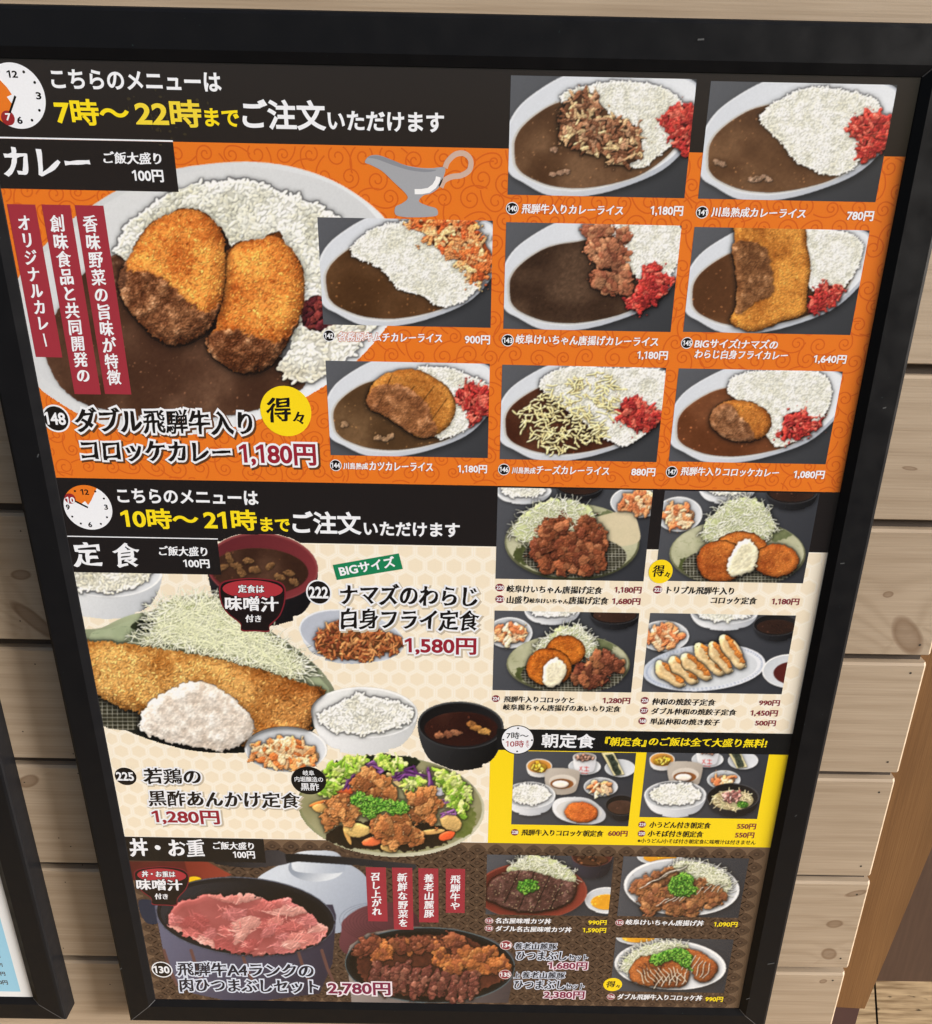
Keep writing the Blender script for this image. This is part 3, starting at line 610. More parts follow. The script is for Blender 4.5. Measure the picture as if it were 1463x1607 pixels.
def teishoku():
    GL = ((112,56,34),(142,80,50),(84,38,26),(176,116,78))
    p = photo('food_picture', [(782,765),(1025,769.5),(1010,911.7),(777.3,908.7)], 'photo of glazed fried chicken set with shredded cabbage', 31)
    side_dishes(p, [('rice',822,770,44,13),('soup',910,762,38,16),('kimchi',1000,787,42,24)])
    pl = p.pid('plate'); p.dish_plate(898, 850, 106, 61, pl)
    cm = p.smask([(806,842),(812,815),(835,795),(865,783),(900,784),(930,800),(935,825),(900,850),(840,852)], 3); p.cabbage(cm, p.pid('shredded_cabbage'), 420, 15, .6, 3, 9, 9)
    pa = p.smask([(925,818),(950,806),(990,802),(1004,830),(1000,850),(960,856),(925,846)]); p.fill(pa, p.mix((206,196,160),(228,212,180), p.N3), pl, 0)
    p.rack(902, 872, 82, 34, pl)
    c = p.pid('fried_chicken')
    for (x, y, r) in ((858,832,15),(880,824,17),(896,846,15),(918,830,16),(936,846,15),(852,858,18),(876,856,17),(904,868,17),(930,864,17),(858,880,15),(884,884,15),(914,884,18),(938,882,12)): p.chunk(x, y, r*1.2, r, c, p.rng.rand()*3, GL, 6, 1.1, 34)
    p.finish()
    p = photo('food_picture', [(1042.3,770),(1286,774.3),(1261,914.6),(1029.5,912)], 'photo of triple croquette set with white tartar sauce', 32)
    side_dishes(p, [('kimchi',1065,806,37,27),('rice',1140,764,46,17),('soup',1242,770,42,20)])
    pl = p.pid('plate'); p.dish_plate(1158, 868, 107, 54, pl); p.rack(1160, 888, 88, 34, pl)
    cm = p.smask([(1104,845),(1106,822),(1122,802),(1150,784),(1180,782),(1205,800),(1216,830),(1190,850),(1130,852)], 3); p.cabbage(cm, p.pid('shredded_cabbage'), 460, 15, .6, 3, 9, 9)
    k = p.pid('croquette')
    for (x, y, a, b) in ((1164,862,42,30),(1218,878,36,26),(1132,880,38,34)):
        m = p.smask(ellpts(x, y, a, b, 0, 24), 1.2); p.shadow(m, 0, 3, 4, .5); p.crust(m, k, 9, 7, (206,120,52), (140,64,24), 1.3, 5)
    tm = p.smask(zD([(530,930),(560,870),(600,836),(650,850),(664,900),(655,960),(620,990),(560,1010),(528,990)]), 2); p.shadow(tm, 1, 2, 3, .4); p.fill(tm, p.mix((222,214,178),(246,240,214), p.N1), p.pid('tartar_sauce'), 16+p.dome(tm, 7, 6)+2*p.N1, .6)
    p.finish()
    p = photo('food_picture', [(776.6,957.8),(1003.6,962.2),(990.7,1086.3),(773,1083.3)], 'photo of croquette and sauced fried chicken set', 33)
    side_dishes(p, [('kimchi',800,992,36,24),('rice',867,958,44,14),('soup',965,962,40,17)])
    pl = p.pid('plate'); p.dish_plate(892, 1041, 97, 47, pl); p.rack(898, 1058, 80, 30, pl)
    cm = p.smask(zH([(215,430),(280,360),(340,325),(420,340),(470,400),(480,445),(400,460),(280,450)]), 3); p.cabbage(cm, p.pid('shredded_cabbage'), 330, 14, .6, 3, 7, 8)
    k = p.pid('croquette')
    for (x, y, a, b) in ((888,1020,31,24),(862,1046,36,30)):
        m = p.smask(ellpts(x, y, a, b, 0, 24), 1.2); p.shadow(m, 0, 3, 4, .5); p.crust(m, k, 8, 7, (212,122,42), (150,70,20), 1.3, 5)
    tm = p.smask(zH([(250,545),(262,490),(300,463),(345,485),(345,530),(320,575),(280,592),(255,580)]), 2); p.shadow(tm, 1, 2, 3, .4); p.fill(tm, p.mix((226,216,182),(247,240,216), p.N1), p.pid('tartar_sauce'), 15+p.dome(tm, 6, 5)+2*p.N1, .6)
    c = p.pid('fried_chicken')
    for (x, y, r) in ((946,1036,17),(964,1042,13),(920,1056,17),(936,1062,14),(926,1070,12)): p.chunk(x, y, r*1.25, r, c, .2, ((104,52,38),(80,38,30),(150,92,60),(176,120,76)), 6, 1.1, 28)
    p.finish()
    p = photo('food_picture', [(1021,961.5),(1249.9,966.3),(1226.6,1088.9),(1006.6,1086.3)], 'photo of six fried dumplings on an oval plate', 34)
    side_dishes(p, [('rice',1137,962,53,17),('soup',1218,980,36,17),('kimchi',1042,997,40,24)])
    pl = p.pid('oval_plate'); m = p.mask(ellpts(1105, 1047, 97, 37, -.09)); p.shadow(m, 1, 3, 4, .4); p.fill(m, p.grad((206,214,228),(238,240,246), (1020,1020),(1180,1070)), pl)
    for k2 in range(84):
        t = k2/84*6.283; x, y = 1105+math.cos(-.09)*91*math.cos(t)+.09*34*math.sin(t), 1047-.09*91*math.cos(t)+34*math.sin(t)*.97
        p.line([(x-1.3,y-1),(x+1.3,y-1),(x+1.3,y+1.2),(x-.6,y+1.2)], .6, (146,160,190), pl)
    p.fill(p.mask(ellpts(1105, 1048, 84, 30, -.09)), p.grad((232,236,240),(216,220,226), (1030,1030),(1180,1070)), pl)
    d = p.pid('dumpling')
    for (x0, y0, x1, y1) in ((742,482,845,590),(800,462,900,575),(852,448,960,560),(908,405,1015,538),(965,402,1050,528),(1015,372,1105,508)):
        (xa, ya), (xb, yb) = zH([(x0, y0), (x1, y1)]); n2 = 16
        m = p.smask(zH([(x0-14,y0+8),(x0+4,y0-8),(x0+30,y0+4),((x0+x1)/2+26,(y0+y1)/2-22),(x1+4,y1-22),(x1+10,y1-8),(x1-20,y1+4),((x0+x1)/2-22,(y0+y1)/2+26),(x0-8,y0+60)]), .8)
        p.shadow(m, 1, 2, 3, .3); p.fill(m, p.mix((218,182,126),(238,214,170), p.N1), d, 6+p.dome(m, 9, 5)+1.5*p.N1, .4)
        for q in range(7):
            t = .12+q*.11; p.stamp(xa+(xb-xa)*t+4.5, ya+(yb-ya)*t-2.5, 6.2, 4.4, .8, 15, 3, np.array((198,120,54))*(.8+.35*p.rng.rand()), d, .6, m, .6)
    k = p.pid('sauce_dish'); p.bowl(1240, 1052, 44, 27, k, 8, .6); p.fill(p.mask(ellpts(1244,1055,30,18)), p.mix((74,24,22),(98,40,34), p.N3), p.pid('dipping_sauce'), 0, .2)
    p.finish()

def breakfast():
    def small(p, dx, dy, sc, croq):
        def W(x, y): return 760+(x+dx)/3.048, 1120+(y+dy)/3.048
        def r(v): return v/3.048*sc
        x, y = W(263, 250); k = p.pid('egg_cup'); p.bowl(x, y, r(62), r(34), k, r(40), .72, 0, ((248,246,244),(206,202,200)), ((226,150,60),(238,170,80)), (250,248,246), .08); p.flakes(p.mask(ellpts(x, y+r(8), r(38), r(20)), 1), p.pid('scrambled_egg'), 16, 6, 3, ((244,184,52),(250,206,90)), 3, 2, 3)
        x, y = W(480, 250); k = p.pid('saucer'); p.bowl(x, y, r(78), r(38), k, r(10), .6)
        x, y = W(480, 205); k = p.pid('natto_cup'); p.bowl(x, y, r(56), r(20), k, r(66), .7, 0, ((250,250,252),(214,214,220)), ((190,176,170),(216,204,198)), (252,252,254)); p.flakes(p.mask(ellpts(x, y+r(3), r(42), r(13)), 1), p.pid('natto'), 14, 5, 3, ((150,108,90),(176,136,118)), 2, 2, 3)
        for a, b in (((458,252),(470,270)),((468,250),(456,268)),((478,252),(500,254)),((489,250),(489,272)),((478,270),(500,270)),((464,280),(494,282))): p.line([W(*a), W(*b)], .9, (206,60,56), k)
        x, y = W(650, 255); k = p.pid('saucer'); p.bowl(x, y, r(74), r(42), k, r(8), .6)
        m = p.mask([W(560,185), W(618,180), W(672,285), W(622,292)]); p.fill(m, np.array((206,196,150)), p.pid('seaweed_pack'), 4); m = p.mask([W(582,196), W(616,190), W(660,282), W(628,286)], 1); p.fill(m, p.mix((20,26,18),(84,92,78), p.N2), p.pid('seaweed'), 5)
        x, y = W(370, 310); k = p.pid('square_bowl'); m = p.smask([W(290,290),(W(305,262)),W(380,258),W(445,268),W(458,285),W(448,340),W(430,372),W(370,385),W(310,372),W(292,330)], 0, 4); p.shadow(m, 1, 2, 3, .4); p.fill(m, p.grad((206,196,184),(172,160,148),W(300,260),W(430,390)), k)
        m = p.mask(ellpts(*W(375,322), r(66), r(34))); p.fill(m, np.array((226,216,204)), k); m = p.mask(ellpts(*W(372,332), r(56), r(24))); p.fill(m, np.array((150,92,48)), p.pid('broth'), 0, .2); m = p.mask(ellpts(*W(366,334), r(40), r(18))); p.fill(m, np.array((244,226,212)), p.pid('soft_egg'), 2+p.dome(m, 3, 3), .5)
        x, y = W(558, 345); side_dishes(p, [('kimchi', x, y, r(82), r(46))])
    q = [(806.9,1179.7),(998.5,1180),(986.4,1296.5),(802.7,1293.9)]; p = photo('food_picture', q, 'photo of breakfast set with a croquette in an oval dish', 41)
    small(p, 0, 0, 1, True)
    side_dishes(p, [('rice',832,1247,40,21),('soup',976,1262,26,17)])
    k = p.pid('oval_dish'); m = p.smask(zK([(326,440),(350,405),(420,394),(500,402),(556,440),(582,478),(570,510),(520,528),(440,526),(370,505),(335,475)])); p.shadow(m, 1, 3, 3, .4); p.fill(m, p.grad((250,250,252),(204,206,212),(870,1250),(940,1290)), k); p.fill(p.mask(ellpts(*zK([(455,462)])[0], 36, 16, .1)), np.array((226,224,222)), k)
    m = p.smask(ellpts(*zK([(465,470)])[0], 26, 16.5, .05, 20), .8); p.crust(m, p.pid('croquette'), 6, 5, (222,120,52), (170,76,32), 1.1); p.finish()
    q = [(1015.3,1180.7),(1206.9,1184),(1188.5,1285),(1003.4,1282.4)]; p = photo('food_picture', q, 'photo of breakfast set with a small bowl of noodles', 42)
    small(p, 588, -32, .98, False)
    side_dishes(p, [('rice',1060,1247,49,23)])
    k = p.pid('noodle_bowl'); p.bowl(1150, 1250, 42, 22, k, 26, .5, 0, ((44,44,48),(18,18,20)), ((40,38,38),(22,20,20)), (76,76,80))
    m = p.mask(ellpts(1150, 1255, 33, 16)); p.cabbage(m, p.pid('noodles'), 90, 8, .9, 2, 3, 5, (226,206,170), (150,116,80))
    m = p.mask(ellpts(1150, 1250, 13, 9), 2); p.flakes(m, p.pid('bonito_flakes'), 30, 8, 4, ((206,150,140),(226,180,168),(140,88,84)), 6, 3, 4); m = p.mask(ellpts(1166, 1262, 9, 6), 1); p.scallion(m, p.pid('scallion'), 24, 1.6, 5, 3)
    p.finish()

def drizzle(p, part, pts, n, dx, w=1.0, col=(238,214,186)):
    (x0, y0), (x1, y1) = pts
    for k in range(n):
        t = k/(n-1); a = (x0+(x1-x0)*t, y0+(y1-y0)*t)
        P = [(a[0]+dx[0]*u+2.0*math.sin(u*5+k), a[1]+dx[1]*u+1.6*math.cos(u*6+k*2)) for u in np.linspace(0, 1, 7)]
        for j in range(6):
            i0, j0 = int((P[j][1]-p.y0)*p.ss), int((P[j][0]-p.x0)*p.ss)
            if 0 <= i0 < p.Z.shape[0] and 0 <= j0 < p.Z.shape[1]: p.stroke(P[j:j+2], w, p.Z[i0, j0]+.9, col, part, .4, None, 1.2)

def rice_bowls():
    q = [(764.5,1341.9),(963.7,1343.2),(954.6,1438.4),(762.3,1434.3)]; p = photo('food_picture', q, 'photo of miso cutlet bowl with shredded cabbage', 51)
    k = p.pid('soup_bowl'); p.bowl(929, 1343, 32, 16, k, 30, .55, 0, ((64,62,74),(30,28,34)), ((90,44,34),(60,30,24)), (120,70,60)); p.flakes(p.mask(ellpts(929,1348,24,9),1), p.pid('soup_filling'), 18, 7, 3, ((120,76,50),(50,30,24)), 2, 2, 3)
    side_dishes(p, [('egg',952,1412,34,21)])
    k = p.pid('red_bowl'); p.bowl(834, 1398, 88, 45, k, 14, .6, 0, ((74,84,104),(40,46,60)), ((136,58,44),(104,42,34)), (150,72,56), .03)
    cm = p.smask(zM([(860,180),(920,110),(1000,80),(1090,90),(1190,140),(1250,190),(1240,240),(1150,250),(980,220)]), 2.5); p.cabbage(cm, p.pid('shredded_cabbage'), 330, 13, .55, 3, 7, 8)
    m = p.smask(zM([(748,290),(770,230),(850,185),(960,165),(1060,180),(1160,215),(1250,240),(1255,300),(1200,360),(1100,395),(1000,405),(900,395),(800,350),(748,325)]), 1.5); p.shadow(m, 1, 2, 4, .5); k = p.pid('miso_cutlet'); p.crust(m, k, 8, 7, (104,70,62), (58,34,30), 1.6, 8); p.coat(m, k, (64,38,34), (112,78,72), .6, 5, .9)
    for a, b in (((930,175),(850,350)),((1020,175),(930,390)),((1110,195),(1020,390)),((1180,230),(1110,390))): p.line(zM([a, b]), 2, .45, k, True)
    for (x, y) in p.scatter(m, 90): p.stamp(x, y, 1, .7, p.rng.rand()*3, 30, 1, np.array((216,186,140)), k, .2)
    p.scallion(p.mask(ellpts(*zM([(985,258)])[0], 17, 11), 2), p.pid('scallion'), 70, 2.2, 20, 3); p.finish()
    q = [(979.2,1344),(1175.3,1346.9),(1159.3,1440.4),(968.1,1437.5)]; p = photo('food_picture', q, 'photo of fried chicken bowl with sauce stripes and spring onion', 52)
    side_dishes(p, [('egg',1036,1344,36,13)])
    k = p.pid('bowl'); mi = p.bowl(1070, 1392, 91, 45, k, 26, .55, .05)
    cm = p.smask(zN([(690,230),(740,180),(860,150),(960,160),(1040,220),(1090,300),(1060,360),(960,340),(800,270)]), 2) & mi; p.cabbage(cm, p.pid('shredded_cabbage'), 420, 14, .55, 3, 4, 8)
    c = p.pid('fried_chicken'); GL = ((150,98,60),(120,70,46),(184,132,84),(96,56,40))
    for (x, y, r) in ((1014,1394,15),(1036,1380,13),(1050,1372,12),(1034,1402,17),(1022,1420,14),(1060,1414,16),(1066,1424,14),(1088,1420,13),(1102,1404,16),(1120,1408,16),(1086,1432,10),(1096,1390,12)): p.chunk(x, y, r*1.25, r, c, -.2, GL, 5, .9, 26)
    s2 = p.pid('sauce_stripes'); drizzle(p, s2, ((1004,1392),(1044,1372)), 5, (34,-14), .8); drizzle(p, s2, ((1030,1420),(1066,1412)), 4, (22,-12), .8); drizzle(p, s2, ((1092,1402),(1126,1398)), 4, (14,-12), .8)
    p.scallion(p.smask(zN([(690,310),(720,265),(790,240),(850,265),(850,320),(880,345),(830,385),(740,390),(700,360)]), 2), p.pid('scallion'), 240, 2.0, 17, 5); p.finish()
    q = [(964.2,1471.2),(1151.9,1474.4),(1136.4,1557.3),(960,1556)]; p = photo('food_picture', q, 'photo of croquette bowl with sauce stripes and spring onion', 53)
    side_dishes(p, [('egg',1000,1470,36,12)])
    k = p.pid('bowl'); mi = p.bowl(1052, 1514, 88, 39, k, 26, .55, .05)
    cm = p.smask(zN([(400,800),(480,730),(600,690),(760,690),(800,720),(640,800),(480,860),(430,880),(390,850)]), 2) & mi; p.cabbage(cm, p.pid('shredded_cabbage'), 330, 14, .55, 3, 4, 8, (238,242,216), (190,204,140))
    k = p.pid('croquette')
    for pts in ([(440,860),(500,780),(600,770),(690,800),(640,940),(560,965),(460,930)],[(600,930),(660,800),(760,790),(820,850),(800,950),(700,975),(610,960)],[(780,730),(880,745),(980,800),(1000,860),(960,920),(880,930),(830,850)]):
        m = p.smask(zN(pts), 1.2); p.shadow(m, 1, 2, 3, .4); p.crust(m, k, 7, 6, (190,112,56), (124,62,32), 1.2, 5)
    s2 = p.pid('sauce_stripes')
    drizzle(p, s2, ((1000,1520),(1062,1518)), 10, (14,22), .8); drizzle(p, s2, ((1040,1530),(1080,1524)), 5, (-10,20), .9); drizzle(p, s2, ((1084,1496),(1116,1512)), 6, (-12,24), .8); drizzle(p, s2, ((1002,1514),(1030,1502)), 5, (12,14), .7, (92,52,40))
    p.scallion(p.smask(zN([(560,800),(600,760),(700,730),(780,725),(840,770),(820,830),(850,870),(790,840),(700,800),(620,830)]), 2), p.pid('scallion'), 260, 2.0, 14, 5); p.finish()

def hero_fish():
    p = Print('fried_fish_set', None, (90, 838, 800, 1232), seed=61, under=(244,232,212), label='big cut-out of the fried fish set with rice and soup')
    # rice bowl behind, soup bowl, simmered side dish
    k = p.pid('rice_bowl'); p.bowl(168, 895, 88, 42, k, 66, .5, .03, ((236,238,240),(198,202,208)), shadow=False); p.rice(p.mask(ellpts(166,894,72,34),2), p.pid('rice'), 7, 3, None, (240,238,226), (214,210,190))
    k = p.pid('soup_bowl'); mi = p.bowl(412, 890, 88, 54, k, 78, .55, .08, ((36,34,38),(18,16,18)), ((126,50,54),(96,36,42)), (140,66,68), .04, shadow=False)
    m = p.mask(ellpts(408, 896, 76, 36, .05)); p.curry(m, p.pid('miso_soup'), (44,26,18), (74,46,32), .002); f = p.pid('soup_filling')
    for (x, y) in ((350,890),(372,888),(380,898),(360,876),(400,894),(440,906),(455,900),(462,914),(425,888),(390,880)): p.chunk(x, y, 9, 5, f, p.rng.randn()*.6, ((112,80,50),(86,58,36),(136,102,66)), .5, .5, 12)
    k = p.pid('side_dish'); p.bowl(552, 998, 84, 40, k, 34, .5, .18, ((222,228,238),(170,178,194)), ((206,212,224),(184,190,204)), (238,241,247), .035, shadow=False)
    m = p.smask(zG([(175,540),(200,480),(280,440),(400,455),(520,480),(600,520),(590,570),(480,610),(350,620),(220,600)]), 3); p.flakes(m, p.pid('simmered_radish'), 330, 12, 3.4, ((176,108,62),(150,82,46),(206,144,88),(120,60,36)), 4, 5, 6, .5)
    # plate
    pl = p.pid('plate'); m = p.smask([(120,1000),(160,985),(205,965),(260,958),(330,960),(400,980),(440,1000),(480,1030),(512,1062),(526,1095),(500,1140),(440,1172),(380,1182),(310,1180),(240,1163),(180,1138),(130,1105)]); p.shadow(m & (p.Y[:, None] > 900), 2, 5, 5, .3)
    p.fill(m, p.grad((176,186,150),(24,26,22), (330,985),(300,1172)), pl)
    m2 = p.smask([(140,1000),(175,985),(215,970),(265,964),(330,967),(395,986),(436,1008),(474,1036),(504,1066),(514,1092),(450,1140),(300,1150),(190,1115),(150,1080)]); p.fill(m2, p.mix((150,164,130),(190,198,164), p.N3), pl)
    for k2 in range(260):
        (x, y), = p.scatter(m2, 1); t = p.rng.rand()*6.28; L = 5+p.rng.rand()*8; p.line([(x, y), (x+L*math.cos(t), y+.6*L*math.sin(t))], .6, (132,148,116), pl)
    p.fill(p.smask([(205,985),(225,970),(260,966),(300,968),(290,985),(240,992)]), np.array((44,50,32)), pl)
    p.rack(190, 1112, 62, 34, pl, .1, 8)
    cm = p.smask(zF([(500,520),(540,400),(560,370),(700,340),(840,350),(900,420),(1020,480),(1100,540),(1180,600),(1230,680),(1150,720),(1000,660),(800,610),(600,570),(430,560)]), 4); p.cabbage(cm, p.pid('shredded_cabbage'), 1500, 30, .75, 3, 16, 14, (240,243,210), (176,190,118))
    fm = p.smask(zF([(180,560),(240,545),(420,560),(640,590),(800,620),(960,660),(1100,700),(1230,745),(1310,770),(1300,830),(1260,900),(1240,960),(1100,1010),(900,1020),(700,960),(500,880),(380,850),(290,800),(200,760),(150,660)]), 2.5)
    p.shadow(fm, 2, 6, 8, .5); p.crust(fm, p.pid('fried_fish'), 26, 18, (230,176,100), (156,96,38), 3.0, 6)
    dk = fm*np.clip((p.X[None, :]-330)/180, 0, 1)*.35; p.C *= (1-dk*np.array([.45, .75, .9])[:, None, None]).transpose(1, 2, 0)
    tm = p.smask(zI([(330,180),(350,110),(420,40),(500,0),(580,-30),(680,-30),(780,20),(840,70),(900,130),(926,200),(900,270),(800,320),(700,325),(560,300),(440,270),(345,230)]), 3); p.shadow(tm, 1, 5, 7, .5)
    tq = vnoise(*p.Z.shape, 22, p.rng, 3); tp = p.pid('tartar_sauce'); p.soft[tp] = .5; p.fill(tm, p.mix((216,200,184),(244,238,230), .5+1.6*(tq-.5)+.3*(p.N3-.5)), tp, 20+p.dome(tm, 24, 16)+8*tq+3.2*p.N1+1.2*p.N2, .5)
    # rice bowl, kimchi dish, soup bowl in front
    k = p.pid('rice_bowl'); p.bowl(572, 1118, 84, 40, k, 58, .46, .03, ((246,247,249),(206,208,210)), ((224,226,226),(240,241,241))); p.rice(p.smask(zJ([(205,140),(280,90),(370,50),(400,25),(470,45),(560,60),(650,90),(690,140),(640,190),(540,220),(420,235),(300,220),(220,180)]), 2), p.pid('rice'), 6, 4, None, (250,249,243), (224,222,208))
    k = p.pid('kimchi_dish'); p.bowl(449, 1176, 65, 36, k, 22, .5, .02); p.flakes(p.smask(zI([(930,350),(960,300),(1080,265),(1180,290),(1270,350),(1220,400),(1080,410),(970,385)]), 2), p.pid('kimchi'), 120, 20, 9, ((236,190,140),(226,150,90),(240,206,160),(214,120,62)), 4, 5, 6, .6)
    k = p.pid('soup_bowl'); p.bowl(723, 1138, 68, 37, k, 62, .5, .04, ((52,52,54),(14,14,14)), ((34,32,34),(20,18,18)), (66,68,70), .045)
    m = p.mask(ellpts(724, 1144, 58, 27)); p.curry(m, p.pid('miso_soup'), (40,18,14), (66,34,24), .001); f = p.pid('soup_filling')
    for (x, y, c) in ((690,1154,(150,96,66)),(704,1152,(130,80,56)),(714,1150,(150,100,70)),(748,1142,(176,120,60)),(760,1148,(190,140,76)),(740,1136,(150,98,52))): p.chunk(x, y, 9, 5, f, .1, (c, tuple(np.array(c)*.8)), 1, .6, 12)
    p.finish(.5, .1)

def hero_salad():
    p = Print('chicken_vinegar_plate', None, (462, 1180, 772, 1352), seed=71, under=(236,224,204), label='big cut-out of fried chicken and vegetables on a green plate')
    pl = p.pid('plate'); m = p.mask(ellpts(614, 1266, 147, 79, .05)); p.fill(m, p.grad((120,124,80),(206,204,180), (560,1195),(640,1345)), pl)
    m2 = p.mask(ellpts(614, 1264, 143, 75, .05)); p.fill(m2, p.mix((126,124,84),(182,178,140), p.N3), pl); p.fill(p.mask(ellpts(590,1200,70,16,-.05),2), np.array((34,40,26)), pl); p.fill(p.mask(ellpts(612,1312,100,24,0),3), p.mix((20,16,12),(48,36,24), p.N1), pl); p.fill(p.mask(ellpts(728,1290,18,26,.3),3), p.mix((90,104,40),(130,136,80), p.N1), pl)
    le = p.pid('lettuce')
    for pts in ([(230,420),(330,380),(440,370),(440,410),(340,470),(250,460)],[(500,370),(580,360),(660,380),(660,430),(560,420)],[(800,450),(870,430),(960,500),(990,580),(960,660),(900,620),(850,520)],[(640,480),(740,470),(730,520),(660,530)],[(200,560),(260,470),(340,470),(300,540)]):
        m = p.smask(zJ(pts), 4); p.flakes(m, le, int(m.sum()/4/14), 16, 7, ((146,186,62),(186,208,96),(108,150,44),(212,222,140)), 3, 6, 6, .4)
    pc = p.pid('purple_cabbage')
    for c in ([(350,490),(400,420),(470,395),(530,410)],[(330,530),(370,450),(440,410)],[(590,470),(620,430),(690,430),(745,470)],[(600,480),(650,450),(720,460)],[(770,430),(780,480),(800,540)],[(850,600),(900,590),(920,640),(850,670)],[(480,400),(540,420),(500,440)]):
        for j in range(5): p.stroke(zJ([(a+p.rng.randn()*9, b+p.rng.randn()*9) for a, b in c]), 2.0, 5+p.rng.rand()*4, np.array(((112,60,122),(142,92,152),(80,38,92))[p.rng.randint(3)]), pc, .5, None, 2)
    ve = p.pid('root_vegetables')
    for (x, y, a, b, t, c) in ((330,535,52,24,.05,(226,98,52)),(205,600,56,12,-.25,(222,120,58)),(215,625,50,26,.1,(214,168,96)),(400,740,70,38,.1,(222,186,112)),(890,700,60,42,.5,(206,168,104)),(870,770,44,24,-.3,(226,92,48)),(480,800,54,24,-.15,(224,110,64)),(570,830,46,26,.1,(196,160,96)),(590,700,70,16,-.1,(196,156,92)),(790,750,70,14,-.1,(206,160,96)),(350,770,12,50,-.4,(196,150,84)),(600,480,60,18,.7,(214,190,130)),(830,540,30,24,0,(206,206,220)),(240,700,30,20,.2,(196,120,70))):
        x, y = zJ([(x, y)])[0]; p.stamp(x, y, a/3.325, b/3.325, t, 5, min(a, b)/3.325*.6, np.array(c), ve, .5, None, .12)
    c = p.pid('fried_chicken'); GL = ((176,116,66),(150,86,46),(206,150,92),(126,68,38))
    for (x, y, r) in ((440,480,58),(520,500,52),(570,550,44),(480,540,40),(300,640,60),(360,660,50),(260,680,44),(330,600,44),(750,590,62),(760,640,60),(700,620,40),(800,600,36),(560,730,62),(640,740,66),(700,770,44),(520,700,40),(600,780,50)):
        x, y = zJ([(x, y)])[0]; p.chunk(x, y, r/3.325*1.1, r/3.325, c, p.rng.rand()*3, GL, 7, .9, 34, 1.2)
    p.scallion(p.smask(zJ([(370,590),(400,540),(460,560),(560,580),(650,600),(670,640),(600,660),(540,640),(470,680),(420,640)]), 3), p.pid('scallion'), 420, 2.2, 17, 6)
    for (x, y) in p.scatter(p.mask(ellpts(610,1270,110,50)), 60): p.stamp(x, y, 1, .8, 0, 40, .8, np.array((232,206,160)), c, .3)
    p.finish(.5, .1)

